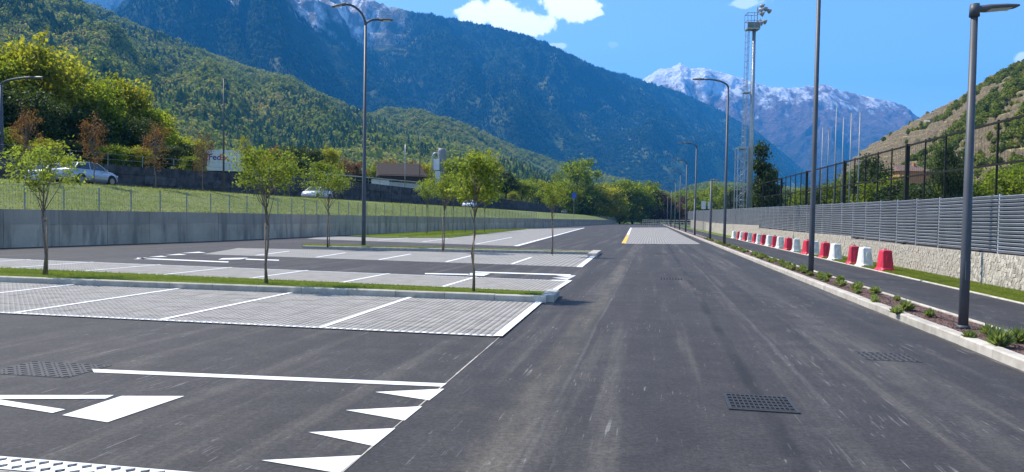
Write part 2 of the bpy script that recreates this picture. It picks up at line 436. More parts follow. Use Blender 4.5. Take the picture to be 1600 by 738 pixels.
def mountain_mat(name, dark, mid, light, field, fieldamt, scale, rock=None, snow=None, rockbox=None, bump=12.0, low=None):
    """forest slopes; rock and snow by altitude where given"""
    mt, n, l, b = nt_mat(name)
    g = n.new('ShaderNodeNewGeometry'); P = g.outputs['Position']
    s = n.new('ShaderNodeSeparateXYZ'); l.new(P, s.inputs[0])
    fine = nnoise(n, l, P, scale * 26, 5, .75)
    med = nnoise(n, l, P, scale * 4.5, 6, .62)
    bigv = nnoise(n, l, P, scale, 5, .55)
    f = nmath(n, l, 'MULTIPLY_ADD', fine, .45, nmath(n, l, 'MULTIPLY', med, .62))
    c = nramp(n, l, f, ((.34, dark), (.54, mid), (.72, light)))
    c = nmix(n, l, nstep(n, l, bigv, .42, .62, 0, .55), c, nramp(n, l, f, ((.3, mid), (.7, light))))
    pt = nnoise(n, l, P, scale * 7, 3, .5)
    c = nmix(n, l, nstep(n, l, nmath(n, l, 'MULTIPLY', pt, nmath(n, l, 'ADD', bigv, .5)), .60, .68, 0, fieldamt), c, field)
    if low:
        lz, lc = low
        lf = nmath(n, l, 'MULTIPLY', nstep(n, l, nmath(n, l, 'ADD', s.outputs[2], nmath(n, l, 'MULTIPLY_ADD', bigv, 900, -450)), lz, lz * .35), nstep(n, l, med, .35, .6))
        c = nmix(n, l, lf, c, nramp(n, l, f, ((.3, tuple(x * .5 for x in lc)), (.7, lc))))
    alt = nmath(n, l, 'ADD', s.outputs[2], nmath(n, l, 'MULTIPLY_ADD', med, 500, -250))
    rfac = None
    if rock:
        z0, z1, rc = rock
        rfac = nstep(n, l, alt, z0, z1)
        c = nmix(n, l, rfac, c, nramp(n, l, fine, ((.3, tuple(x * .55 for x in rc)), (.7, rc))))
    if rockbox:
        x0, x1, z0, z1, rc, sn = rockbox
        k = nmath(n, l, 'MULTIPLY', nstep(n, l, nmath(n, l, 'ADD', s.outputs[0], nmath(n, l, 'MULTIPLY_ADD', bigv, 600, -300)), x1, x0), nstep(n, l, nmath(n, l, 'ADD', s.outputs[2], nmath(n, l, 'MULTIPLY_ADD', med, 700, -350)), z0, z1))
        k = nmath(n, l, 'MULTIPLY', k, nstep(n, l, nmath(n, l, 'ADD', s.outputs[0], nmath(n, l, 'MULTIPLY_ADD', bigv, 500, -250)), -1360, -1180))
        strip = nstep(n, l, nnoise(n, l, nmap(n, l, P, .3, (1, .25, .25)), scale * 14, 5, .7), .46, .60)
        c = nmix(n, l, k, c, nmix(n, l, strip, rc, sn))
    if snow:
        z0, z1 = snow
        w = nmath(n, l, 'ADD', alt, nmath(n, l, 'MULTIPLY_ADD', nnoise(n, l, nmap(n, l, P, .2, (1, .3, .5)), scale * 9, 6, .7), 1500, -750))
        c = nmix(n, l, nstep(n, l, w, z0, z1), c, (.86, .88, .92))
    l.new(c, b.inputs['Base Color']); b.inputs['Roughness'].default_value = 1.0; b.inputs['Specular IOR Level'].default_value = .05
    nbump(n, l, b, nmath(n, l, 'ADD', fine, nmath(n, l, 'MULTIPLY', med, 2.0)), bump)
    return mt

# ------------------------------------------------------------------ far terrain
def smoothstep(t): t = np.clip(t, 0, 1); return t * t * (3 - 2 * t)

def ridge(name, sky_pts, crest, foot, back, mat, nu=420, nr=110, amp=.16, seed=1, lat=600., rad=2200., fine=.03, terr=None, prof=1.15, px_over=None):
    xs = np.array([p[0] for p in sky_pts], float); ys = np.array([p[1] for p in sky_pts], float)
    px = np.linspace(xs[0], xs[-1], nu); py = np.interp(px, xs, ys)
    dirs = np.array([ray(a, b_) for a, b_ in zip(px, py)])
    az = np.arctan2(dirs[:, 0], dirs[:, 1]); tanel = dirs[:, 2] / np.hypot(dirs[:, 0], dirs[:, 1])
    cx = np.interp(px, *zip(*crest)); fx = np.interp(px, *zip(*foot))
    t = np.concatenate([np.linspace(0, 1, int(nr * .8)), 1 + np.linspace(0.03, 1, nr - int(nr * .8))])
    T, AZ = np.meshgrid(t, az); CX = cx[:, None]; FX = fx[:, None]
    Rr = np.where(T <= 1, FX + (CX - FX) * T, CX + back * (T - 1))
    X = Rr * np.sin(AZ); Y = Rr * np.cos(AZ)
    tt = np.clip(T, 0, 1)
    base = np.where(T <= 1, tt ** prof, 1 - smoothstep(T - 1) * .8)
    env = np.clip(tt * 2.2, 0, 1) * np.where(T <= 1, 1 - .55 * tt ** 3, .45)
    rd = fbm(AZ * CX / lat + .6 * fbm(X / lat, Y / lat, 3, seed + 9), Rr / rad, 5, seed, True)
    base = base + amp * env * rd + fine * np.clip(tt * 3, 0, 1) * fbm(X / lat * 5, Y / lat * 5, 4, seed + 3)
    H = (tanel * cx)[:, None]
    Z = base * H
    if terr:
        Zt = Z + terr * .8 * fbm(X / 60, Y / 60, 3, seed + 5); q = np.floor(Zt / terr); fr = Zt / terr - q
        Z = terr * (q + smoothstep((fr - .68) / .32))
    ratio = (tanel / np.maximum(((Z) / Rr).max(1), 1e-4)); k = 9
    ratio = np.convolve(np.pad(ratio, k // 2, mode='edge'), np.ones(k) / k, 'valid')
    Z = Z * ratio[:, None] + EYE * tt
    Z = np.where((T <= 0), -1.0, Z)
    nrr = len(t)
    V = np.stack([X, Y, Z], -1).reshape(-1, 3)
    i, j = np.meshgrid(np.arange(nu - 1), np.arange(nrr - 1), indexing='ij')
    a = (i * nrr + j).ravel()
    F = np.stack([a, a + nrr, a + nrr + 1, a + 1], 1)
    o = obj_np(name, V, F, mat, smooth=(terr is None)); tag(o, kind='structure')
    return o, V.reshape(nu, nrr, 3), t

def scatter_on(grid, t, n, tmin=0.0, tmax=1.02, seed=0, dens=None, thr=0.0):
    r = np.random.default_rng(seed); nu, nr, _ = grid.shape
    jmax = np.searchsorted(t, tmax); jmin = np.searchsorted(t, tmin)
    g = grid[:, jmin:jmax + 1]
    d1 = g[1:, :-1] - g[:-1, :-1]; d2 = g[:-1, 1:] - g[:-1, :-1]
    # even on screen and ground: weight by area over distance
    ar = np.linalg.norm(np.cross(d1, d2), axis=-1); dist = np.linalg.norm(g[:-1, :-1], axis=-1)
    w = (ar / dist ** 1.2).ravel(); w /= w.sum()
    idx = r.choice(len(w), n, p=w); i, j = np.unravel_index(idx, ar.shape)
    a, b_ = r.random((2, n, 1))
    P = g[i, j] * (1 - a) * (1 - b_) + g[i + 1, j] * a * (1 - b_) + g[i, j + 1] * (1 - a) * b_ + g[i + 1, j + 1] * a * b_
    if dens is not None:
        P = P[dens(P, r)]
    return P

def proto_tree(name, kind, mat, seed):
    r = np.random.default_rng(seed)
    if kind == 'cone':
        mb = MB()
        for k, (z, h, w) in enumerate(((.05, .55, .30), (.32, .45, .22), (.58, .44, .14))):
            nseg = 7; vv = [(0, 0, z + h)]
            for q in range(nseg):
                a = 2 * math.pi * (q + .3 * k) / nseg; ww = w * r.uniform(.7, 1.25); vv.append((ww * math.cos(a), ww * math.sin(a), z + r.uniform(-.06, .06)))
            mb.add(vv, [(0, q + 1, (q + 1) % nseg + 1) for q in range(nseg)])
        me = mb.mesh(name, mat)
    else:
        n = 170; d = r.normal(0, 1, (n, 3)); d /= np.linalg.norm(d, axis=1, keepdims=True)
        P_ = d * (r.uniform(.55, 1.05, (n, 1)) * .46) * (1 + .25 * np.sin(d[:, :1] * 5 + d[:, 1:2] * 4)) + np.array([0, 0, .42])
        nr_ = d + r.normal(0, .55, (n, 3)); nr_ /= np.linalg.norm(nr_, axis=1, keepdims=True)
        t = np.cross(nr_, r.normal(0, 1, (n, 3))); t /= np.linalg.norm(t, axis=1, keepdims=True); b_ = np.cross(nr_, t); s_ = r.uniform(.08, .15, (n, 1))
        me = mesh_np(name, np.stack([P_ - t * s_, P_ - b_ * s_, P_ + t * s_, P_ + b_ * s_], 1).reshape(-1, 3), np.arange(4 * n).reshape(-1, 4), mat)
    return bpy.data.objects.new(name, me)

def forest(name, P, sc, proto, label):
    me = bpy.data.meshes.new(name); me.vertices.add(len(P)); me.vertices.foreach_set('co', np.asarray(P, np.float32).ravel())
    at = me.attributes.new('sc', 'FLOAT', 'POINT'); at.data.foreach_set('value', np.asarray(sc, np.float32))
    o = link(bpy.data.objects.new(name, me)); tag(o, label, 'forest', kind='stuff')
    ng = bpy.data.node_groups.new(name + '_scatter', 'GeometryNodeTree')
    ng.interface.new_socket('Geometry', in_out='INPUT', socket_type='NodeSocketGeometry')
    ng.interface.new_socket('Geometry', in_out='OUTPUT', socket_type='NodeSocketGeometry')
    N, L = ng.nodes, ng.links
    gi = N.new('NodeGroupInput'); go = N.new('NodeGroupOutput'); ip = N.new('GeometryNodeInstanceOnPoints')
    oi = N.new('GeometryNodeObjectInfo'); oi.inputs['Object'].default_value = proto; oi.inputs['As Instance'].default_value = True
    na = N.new('GeometryNodeInputNamedAttribute'); na.data_type = 'FLOAT'; na.inputs['Name'].default_value = 'sc'
    rv = N.new('FunctionNodeRandomValue'); rv.data_type = 'FLOAT_VECTOR'; rv.inputs[0].default_value = (0, 0, 0); rv.inputs[1].default_value = (.12, .12, 6.28)
    L.new(gi.outputs[0], ip.inputs['Points']); L.new(oi.outputs['Geometry'], ip.inputs['Instance'])
    L.new(na.outputs[0], ip.inputs['Scale']); L.new(rv.outputs[0], ip.inputs['Rotation'])
    L.new(ip.outputs[0], go.inputs[0])
    md = o.modifiers.new('scatter', 'NODES'); md.node_group = ng
    return o

def far_leaf(name, c1, c2, c3):
    mt, n, l, b = nt_mat(name)
    g = n.new('ShaderNodeNewGeometry'); oi = n.new('ShaderNodeObjectInfo')
    f = nmath(n, l, 'MULTIPLY_ADD', nnoise(n, l, g.outputs['Position'], .006, 4), 1.2, -.35)
    f = nmath(n, l, 'MULTIPLY_ADD', oi.outputs['Random'], .55, nmath(n, l, 'MULTIPLY', f, .8))
    c = nramp(n, l, f, ((.12, c1), (.5, c2), (.9, c3)))
    l.new(c, b.inputs['Base Color']); b.inputs['Roughness'].default_value = .9; b.inputs['Specular IOR Level'].default_value = .1
    t = n.new('ShaderNodeBsdfTranslucent'); l.new(nmix(n, l, 1.0, c, (1.3, 1.25, .7), 'MULTIPLY'), t.inputs['Color'])
    mxs = n.new('ShaderNodeMixShader'); mxs.inputs[0].default_value = .4
    l.new(b.outputs[0], mxs.inputs[1]); l.new(t.outputs[0], mxs.inputs[2]); l.new(mxs.outputs[0], n['Material Output'].inputs['Surface'])
    return mt
M['far_broad'] = far_leaf('hill_broadleaf', (.125, .17, .045), (.23, .275, .07), (.40, .35, .15))
M['far_conif'] = far_leaf('hill_conifer', (.05, .095, .04), (.09, .145, .055), (.16, .20, .075))
M['far_blue'] = far_leaf('mountain_conifer', (.008, .022, .013), (.014, .032, .017), (.026, .050, .023))
M['hill_bush'] = far_leaf('hillside_bush', (.09, .13, .03), (.17, .21, .045), (.30, .30, .08))

ground_mb = MB(); ground_mb.poly([(-8800, -2800), (8800, -2800), (8800, 14300), (-8800, 14300)], -.06)
tag(ground_mb.build('ground', M['valley']), kind='structure')

far_snow = mountain_mat('far_mountain', (.03, .045, .035), (.06, .065, .05), (.11, .09, .075), (.2, .16, .13), .2, .0012, rock=(450, 900, (.26, .19, .17)), snow=(1000, 1330), bump=50)
ridge('snowy_mountain', [(940, 240), (985, 150), (1005, 124), (1030, 108), (1048, 106), (1063, 98), (1078, 108), (1100, 106), (1130, 114), (1165, 124), (1200, 136), (1240, 138), (1265, 134), (1290, 132), (1310, 140), (1340, 148), (1390, 158), (1414, 166), (1434, 182), (1500, 250), (1600, 300), (1750, 320)],
      [(940, 7400), (1750, 7400)], [(940, 5600), (1750, 4600)], 2000, far_snow, 520, 190, .22, 4, 900, 1700, .045)
ridge('snowy_mountain', [(-60, 60), (60, -40), (160, -60), (240, -40), (300, 40)], [(-60, 5300), (300, 5300)], [(-60, 4700), (300, 4700)], 1800, far_snow, 90, 70, .2, 14, 700, 1500, .05)
big_mat = mountain_mat('big_mountain', (.008, .022, .014), (.016, .036, .018), (.035, .060, .024), (.15, .15, .055), .8, .0012,
                       rockbox=(-820, -560, 830, 1010, (.22, .20, .20), (.85, .84, .84)), bump=26, low=(760, (.15, .17, .045)))
_, g1, t1 = ridge('mountain', [(-260, -160), (60, 60), (120, 64), (160, 38), (188, 8), (212, -26), (300, -90), (400, -80), (490, -42), (560, -6), (600, 7), (640, 18), (700, 28), (760, 40), (830, 58), (870, 75), (930, 104), (1000, 125), (1060, 143), (1120, 170), (1180, 205), (1230, 245), (1290, 300), (1350, 330)],
      [(-260, 4600), (400, 4600), (800, 5000), (1350, 6200)], [(-260, 1900), (600, 2100), (1000, 2900), (1350, 3600)], 1800, big_mat, 620, 200, .42, 2, 1250, 3000, .05, prof=1.05)
foot_mat = mountain_mat('foothill', (.08, .12, .03), (.14, .185, .05), (.23, .26, .08), (.32, .30, .10), .7, .0028, bump=9)
_, g2, t2 = ridge('foothill', [(430, 330), (480, 240), (540, 205), (600, 172), (650, 174), (700, 187), (750, 206), (800, 231), (870, 256), (930, 273), (1000, 290), (1060, 306), (1120, 322)],
      [(430, 1750), (1120, 1900)], [(430, 700), (800, 750), (1120, 1000)], 700, foot_mat, 300, 90, .2, 5, 260, 900, .05)
_, g2b, t2b = ridge('foothill', [(980, 330), (1040, 312), (1080, 296), (1110, 291), (1160, 294), (1220, 300), (1290, 310), (1400, 330)],
      [(980, 1500), (1400, 1500)], [(980, 700), (1400, 700)], 500, foot_mat, 120, 50, .2, 6, 200, 700, .05)
near_mat = mountain_mat('forested_hill', (.08, .12, .04), (.13, .17, .055), (.22, .23, .085), (.36, .30, .13), .6, .004, bump=6)
_, g0, t0 = ridge('forested_hill', [(-330, -190), (-100, -75), (40, -25), (107, 0), (166, 23), (215, 47), (260, 62), (330, 92), (400, 117), (455, 128), (497, 153), (562, 182), (628, 208), (720, 236), (800, 262), (870, 300), (930, 328)],
      [(-330, 2200), (300, 1700), (628, 1300), (930, 800)], [(-330, 330), (400, 380), (930, 420)], 700, near_mat, 420, 130, .17, 8, 330, 1000, .05)
# valley mound of the near hill: trees
pA = proto_tree('broadleaf', 'ball', M['far_broad'], 1); pB = proto_tree('conifer', 'cone', M['far_conif'], 2); pC = proto_tree('mountain_conifer', 'cone', M['far_blue'], 3)
M['low_broad'] = far_leaf('mountain_broadleaf', (.03, .055, .02), (.055, .09, .028), (.11, .13, .045))
pE = proto_tree('mountain_broadleaf', 'ball', M['low_broad'], 9)
pD = proto_tree('bush', 'ball', M['hill_bush'], 4)
def dmix(sx, lo, hi, seed, inv=False):
    def f(P, r):
        v = fbm(P[:, 0] / sx, P[:, 1] / sx, 4, seed) + r.normal(0, .12, len(P))
        clear = fbm(P[:, 0] / 130, P[:, 1] / 90, 3, seed + 17) > .34
        k = (v > lo) & (v < hi) & ~clear
        return ~k if inv else k
    return f
P = scatter_on(g0, t0, 66000, .0, 1.02, 1, dmix(300, -.22, 9, 21)); forest('hillside_forest', P, np.random.default_rng(1).uniform(7, 15, len(P)), pA, 'broadleaf wood covering the near green hill')
P = scatter_on(g0, t0, 40000, .0, 1.02, 2, dmix(300, -9, -.08, 21)); forest('hillside_forest', P, np.random.default_rng(2).uniform(9, 19, len(P)), pB, 'dark conifer wood covering the near green hill')
def d1(P, r):
    v = fbm(P[:, 0] / 700, P[:, 1] / 700, 4, 31) + r.normal(0, .12, len(P)); w = fbm(P[:, 0] / 400, P[:, 1] / 400, 4, 33) * 260
    return (v > -.2) & (P[:, 2] + w > 330 + r.normal(0, 90, len(P))) & ~((P[:, 0] + w < -560) & (P[:, 0] + w > -1330) & (P[:, 2] + w > 880))
def d1b(P, r):
    w = fbm(P[:, 0] / 400, P[:, 1] / 400, 4, 33) * 260
    return (P[:, 2] + w < 520 + r.normal(0, 120, len(P))) & (fbm(P[:, 0] / 300, P[:, 1] / 300, 4, 35) > -.2)
P = scatter_on(g1, t1, 100000, .0, 1.01, 3, d1); forest('mountain_forest', P, np.random.default_rng(3).uniform(8, 15, len(P)), pC, 'blue-green conifer forest clothing the big mountain')
P = scatter_on(g1, t1, 90000, .0, .9, 7, d1b); forest('mountain_wood', P, np.random.default_rng(7).uniform(8, 15, len(P)), pE, 'light green broadleaf woods on the lower flank of the big mountain')
P = scatter_on(g2, t2, 26000, .0, 1.02, 4, dmix(220, -.12, 9, 41)); forest('foothill_wood', P, np.random.default_rng(4).uniform(5, 11, len(P)), pA, 'light green woods on the foothill below the mountain')
P = scatter_on(g2b, t2b, 5000, .0, 1.02, 5); forest('foothill_wood', P, np.random.default_rng(5).uniform(8, 16, len(P)), pA, 'woods on the low rise at the end of the road')

def terrace_mat():
    mt, n, l, b = nt_mat('terraced_vineyard')
    g = n.new('ShaderNodeNewGeometry'); P = g.outputs['Position']
    s = n.new('ShaderNodeSeparateXYZ'); l.new(g.outputs['True Normal'], s.inputs[0])
    f = nnoise(n, l, P, .08, 6, .6); fi = nnoise(n, l, P, .9, 5, .7)
    c = nramp(n, l, f, ((.36, (.11, .14, .04)), (.52, (.25, .215, .08)), (.72, (.40, .30, .135))))
    w = nramp(n, l, fi, ((.3, (.07, .06, .035)), (.7, (.19, .14, .08))))
    c = nmix(n, l, nstep(n, l, s.outputs[2], .84, .66), c, w)
    c = nmix(n, l, .6, c, nramp(n, l, fi, ((.3, (.55, .55, .55)), (.7, (1.4, 1.4, 1.4)))), 'MULTIPLY')
    l.new(c, b.inputs['Base Color']); b.inputs['Roughness'].default_value = 1.0
    nbump(n, l, b, fi, .6)
    return mt
_, g3, t3 = ridge('terraced_hillside', [(1290, 320), (1320, 260), (1345, 236), (1380, 215), (1440, 182), (1500, 152), (1545, 120), (1600, 99), (1700, 60), (1850, 20), (2100, -40)],
      [(1290, 560), (1450, 520), (1600, 470), (2100, 430)], [(1290, 230), (1600, 150), (2100, 130)], 250, terrace_mat(), 380, 260, .10, 11, 90, 260, .02, terr=4.2, prof=1.0)
def dr(P, r):
    a = P[:, 0] / P[:, 1]
    v = fbm(P[:, 0] / 45, P[:, 1] / 45, 4, 51) + 1.5 * (a - .62) + r.normal(0, .1, len(P))
    return v > .05
P = scatter_on(g3, t3, 14000, .0, 1.02, 6, dr); forest('hillside_bushes', P, np.random.default_rng(6).uniform(.9, 3.4, len(P)), pD, 'bushes and scrub growing over the terraced hillside')

# ------------------------------------------------------------------ haze in the valley air
hz = MB().box((0, 5750, 1398), (17800, 17300, 2804)).build('haze', None); tag(hz, 'thin blue haze filling the valley air', 'haze', kind='stuff')
hm = bpy.data.materials.new('valley_haze'); hm.use_nodes = True; hm.node_tree.nodes.clear()
pv = hm.node_tree.nodes.new('ShaderNodeVolumePrincipled'); ho = hm.node_tree.nodes.new('ShaderNodeOutputMaterial')
pv.inputs['Color'].default_value = (.05, .39, 1.0, 1); pv.inputs['Density'].default_value = 9.5e-5; pv.inputs['Anisotropy'].default_value = .1
hm.node_tree.links.new(pv.outputs[0], ho.inputs['Volume']); hz.data.materials.append(hm)

# ------------------------------------------------------------------ road, car park, verge
def E(Y, off=0.0):                    # seam between the road and the car park
    return np.array([-1.79 + 0.166 * Y + off, Y])
ED = np.array([.166, 1.0]); ED /= np.linalg.norm(ED)
WALLP = [np.array(p) for p in ((-52., -40.), (-33.5, 0.), (-26.6, 18.), (-21.7, 31.2), (-17.5, 43.), (-12.6, 66.), (5.6, 136.), (49., 330.))]
# road sheet
mb = MB(); ys = [-14, -4, 4, 9, 15, 25, 40, 60, 90, 140, 220, 330]
for a, b_ in zip(ys[:-1], ys[1:]):
    mb.add([(*E(a), 0), (*KP(a, .02), 0), (*KP(b_, .02), 0), (*E(b_), 0)], [(0, 1, 2, 3)])
tag(mb.build('road', M['road']), kind='structure')
def wall_x(Y):
    return np.interp(Y, [p[1] for p in WALLP], [p[0] for p in WALLP])
mb = MB()
for a, b_ in zip(ys[:-1], ys[1:]):
    mb.add([(wall_x(a), a, 0), (*E(a), 0), (*E(b_), 0), (wall_x(b_), b_, 0)], [(0, 1, 2, 3)])
tag(mb.build('car_park', M['lot']), kind='structure')
# the cut joint between the two surfaces
mb = MB(); rr = np.random.default_rng(5); yy = -6.0
while yy < 10.0:
    w = .005 + .006 * rr.random(); mb.add([(*E(yy, -w), .004), (*E(yy, w * .6), .004), (*E(yy + .5, w * .6), .004), (*E(yy + .5, -w), .004)], [(0, 1, 2, 3)]); yy += .5
tag(mb.build('road_joint', M['kerb']), kind='structure')
# far crossing road and far verge
mb = MB(); mb.poly([(30, 300), (120, 330), (118, 345), (20, 325), (-60, 330), (-60, 318)], .0)
tag(mb.build('crossing_road', M['lot']), kind='structure')

def marking(name, pts, z=.006, mat=None):
    """one flat painted shape; pts in picture coordinates turned into ground points"""
    mb = MB(); mb.poly([G(*p) for p in pts][::-1], z)
    o = mb.build(name, mat or M['paint']); o.data.flip_normals() if o.data.polygons[0].normal.z < 0 else None
    return tag(o, kind='structure')

marking('road_marking_line', [(143, 577.5), (147, 582.8), (691, 605.2), (698, 600.2)])
for pts in ([(586, 613.6), (694.3, 608.5), (670.8, 626.7)], [(540, 642), (659.6, 636), (632.2, 658.3)], [(482.4, 676.7), (617.9, 670.3), (583.6, 698.4)], [(408.6, 720.6), (564.8, 713), (530, 741)], [(305, 779), (495, 769), (450, 804)]):
    marking('give_way_triangle', pts)
marking('arrow_shaft', [(97, 650), (190, 619.8), (288, 620), (168, 661)])
marking('arrow_edge', [(-75, 618.5), (-90, 625), (165, 624), (178, 618.5)])
marking('arrow_edge', [(-90, 622), (-60, 630), (0, 633.5), (82, 646.5), (102, 641), (0, 625.5)])

# paving rows: origin (front right corner), direction along the row, direction of the bays
LAT = .1016
def lattice_cell(v, f, n, o, du, dv, z, hole=.62, dz=.03):
    """one lattice cell with a lozenge-shaped opening; o corner, du/dv cell vectors"""
    c = o + du / 2 + dv / 2
    k = [o, o + du, o + du + dv, o + dv]
    hh = [c - du * .5 * hole * .78, c - dv * .5 * hole * 1.15, c + du * .5 * hole * .78, c + dv * .5 * hole * 1.15]   # lozenge
    return k, hh
def lattice(name, o, du, dv, nu, nv, z, mat, parent=None, skip=None, depth=.0105):
    """nu x nv cells as one mesh with real openings"""
    o = np.asarray(o, float); I, J = np.meshgrid(np.arange(nu), np.arange(nv), indexing='ij')
    if skip is not None:
        keep = ~skip(I, J); I = I[keep]; J = J[keep]
    else: I = I.ravel(); J = J.ravel()
    n = len(I)
    base = o[None] + I[:, None] * du[None] + J[:, None] * dv[None]
    offs = np.array([(0, 0), (1, 0), (1, 1), (0, 1)])
    hol = np.array([(.5, .08), (.84, .5), (.5, .92), (.16, .5)])
    O = np.concatenate([offs, hol, hol])                       # 12 verts
    V = base[:, None, :] + O[None, :, 0:1] * du[None, None] + O[None, :, 1:2] * dv[None, None]
    Zc = np.array([z] * 8 + [z - depth] * 4)
    V = np.concatenate([V, np.broadcast_to(Zc[None, :, None], (n, 12, 1))], -1).reshape(-1, 3)
    F = np.array([(0, 1, 5, 4), (1, 2, 6, 5), (2, 3, 7, 6), (3, 0, 4, 7), (4, 5, 9, 8), (5, 6, 10, 9), (6, 7, 11, 10), (7, 4, 8, 11)])
    F = (F[None] + 12 * np.arange(n)[:, None, None]).reshape(-1, 4)
    return obj_np(name, V, F, mat, parent)

def row_frame(fr, br, fl):
    fr = np.asarray(fr); d = np.asarray(br) - fr; depth = np.linalg.norm(d); w = np.asarray(fl) - fr
    return fr, w / np.linalg.norm(w), d / depth, depth

BAY = 2.55
def strip(name, a, b_, w, z, mat, side=None):
    a = np.asarray(a); b_ = np.asarray(b_); d = (b_ - a) / np.linalg.norm(b_ - a); n = np.array([-d[1], d[0]]) * w / 2
    mb = MB(); mb.add([(*(a - n), z), (*(b_ - n), z), (*(b_ + n), z), (*(a + n), z)], [(0, 1, 2, 3)])
    return tag(mb.build(name, mat), kind='structure')

rowA = row_frame(G(775, 527.6), G(841, 473.5), G(15, 491.5))
rowB = row_frame(G(855, 461), G(889, 439.6), G(370, 439.2))
rowZ = row_frame(G(262, 739), G(262, 739) - 4.4 * ED, G(0, 717))
_z0 = rowZ[0]; _zd = rowZ[1]
# slide row Z's origin to the seam line
tz = (np.interp(_z0[1], [0, 10], [E(0)[0], E(10)[0]]) - _z0[0]) / _zd[0] + .12
rowZ = (_z0 + _zd * tz, _zd, rowZ[2], rowZ[3])

# gravel bed under the openings, a paved row is a piece of the setting that carries its pavers
def paved_row(name, fr, w, d, depth, nbay, parts=0, near_front=True, fill=True):
    root = empty(name, (0, 0, 0), kind='structure')
    L = nbay * BAY
    c = [fr, fr + d * depth, fr + d * depth + w * L, fr + w * L]
    mb = MB(); mb.poly(c, .003); q = mb.build('gravel_fill', M['gravel'], root)
    if q.data.polygons[0].normal.z < 0: q.data.flip_normals()
    nu = int(L / LAT); nv = int(depth / LAT)
    B = 5                                                    # a paver is 5 x 5 cells
    lo = {}
    if parts:
        pro = None; used = np.zeros((nu, nv), bool); cells = []
        for i in range(0, nu // B):
            for j in range(0, nv // B):
                p = fr + w * (i + .5) * B * LAT + d * (j + .5) * B * LAT
                dist = np.hypot(*p); ang = p[0] / max(p[1], .1)
                if ang > -.78: cells.append((dist, i, j))
        cells.sort(); cells = cells[:parts]
        gapu = w * LAT * .985; gapv = d * LAT * .985
        pm = lattice('paver', -(w + d) * LAT * B * .4925, gapu, gapv, B, B, 0, M['paver'])
        pmesh = pm.data; bpy.data.objects.remove(pm)
        rr = np.random.default_rng(9)
        for _, i, j in cells:
            p = fr + w * (i + .5) * B * LAT + d * (j + .5) * B * LAT
            o = bpy.data.objects.new('paver', pmesh); link(o, root)
            o.location = (p[0], p[1], .014 + rr.normal(0, .001)); used[i * B:(i + 1) * B, j * B:(j + 1) * B] = True
        lo['skip'] = lambda I, J: used[I, J]
    rest = lattice('paver_field', fr, w * LAT, d * LAT, nu, nv, .014, M['paver'], root, **lo); tag(rest, kind='stuff')
    return root, nu, nv
paved_row('paved_row_front', *rowZ, 6, parts=70)
paved_row('paved_row_middle', *rowA, 9, parts=230)
paved_row('paved_row_back', *rowB, 11)
for (fr, w, d, depth), nb, frontw in ((rowA, 9, True), (rowB, 11, True), (rowZ, 6, True)):
    for i in range(1, nb):
        a = fr + w * BAY * i
        strip('bay_line', a + d * .1, a + d * depth, .10, .020, M['paint'])
    L = nb * BAY
    front = fr if (fr is not rowB[0]) else fr + d * depth
    s = 1 if fr is not rowB[0] else -1
    o = lattice('bay_front_line', front + d * (.0 if s > 0 else -2 * LAT), w * LAT, d * LAT, int(L / LAT), 2 if fr is rowZ[0] else 1, .018, M['paint'], depth=.003); tag(o, kind='structure')
# broad white kerb band at the right end of the rows
for (fr, w, d, depth) in (rowA, rowB):
    strip('row_end_band', fr - w * .02, fr - w * .02 + d * depth, .13, .024, M['paint'])

# aisle markings further back
for pts in ([(741, 424.6), (741, 426.2), (890, 431), (893, 429.3)], [(735, 427.2), (730, 430.6), (756, 431.5), (766, 427.8)], [(664, 427.2), (664, 428.8), (733, 430.2), (736, 428.6)],
            [(868, 431.2), (900, 430.9), (893, 434.2)], [(862, 434.2), (893, 434.4), (887, 437.4)], [(858, 437.6), (888, 437.8), (883, 440.5)],
            [(348, 403.8), (341, 406), (375, 405.6), (388, 403.2)], [(384, 404.6), (384, 406), (436, 407.8), (436, 406.4)], [(214, 403.2), (214, 404.6), (356, 410.6), (358, 409.2)],
            [(208, 405.6), (226, 403), (240, 404.4)], [(232, 402), (252, 400.2), (262, 401.6)], [(258, 399.2), (280, 397), (292, 398.4)], [(282, 396), (310, 393.8), (322, 395.2)]):
    marking('aisle_marking', pts)
def paving(name, pts, mat, z=.005):
    mb = MB(); mb.poly([G(*p) for p in pts], z); o = mb.build(name, mat)
    if o.data.polygons[0].normal.z < 0: o.data.flip_normals()
    return tag(o, kind='structure')
paving('paved_row_third', [(908, 417.8), (931, 398.6), (372, 388), (316, 397.5)], M['pave_far'])
for a, b_ in (((800, 413), (830, 402.5)), ((697, 409.6), (737, 400)), ((592, 406.4), (642, 397.4)), ((494, 402.6), (540, 395.4)), ((400, 399.6), (452, 393))):
    strip('bay_line', G(*a), G(*b_), .12, .011, M['paint'])
strip('row_end_band', G(905, 418), G(928, 400), .2, .012, M['paint'])
paving('paved_row_fourth', [(928, 394.5), (905, 391.5), (480, 382.2), (470, 385.8)], M['pave_far'])
for a, b_ in (((760, 393.5), (778, 390)), ((843, 396), (855, 392)), ((640, 389), (665, 386.3)), ((540, 386.5), (570, 384))):
    strip('bay_line', G(*a), G(*b_), .12, .011, M['paint'])
paving('paved_row_fifth', [(806, 385), (913, 356.2), (826, 358.2), (706, 371.8), (600, 372), (505, 369.4), (478, 373.6)], M['pave_far'])
strip('bay_front_line', G(806, 385), G(913, 356.3), .28, .012, M['paint'])
for a, b_ in (((743, 382), (800, 371)), ((660, 378.3), (700, 373.2)), ((590, 376), (640, 371.5))):
    strip('bay_line', G(*a), G(*b_), .12, .011, M['paint'])
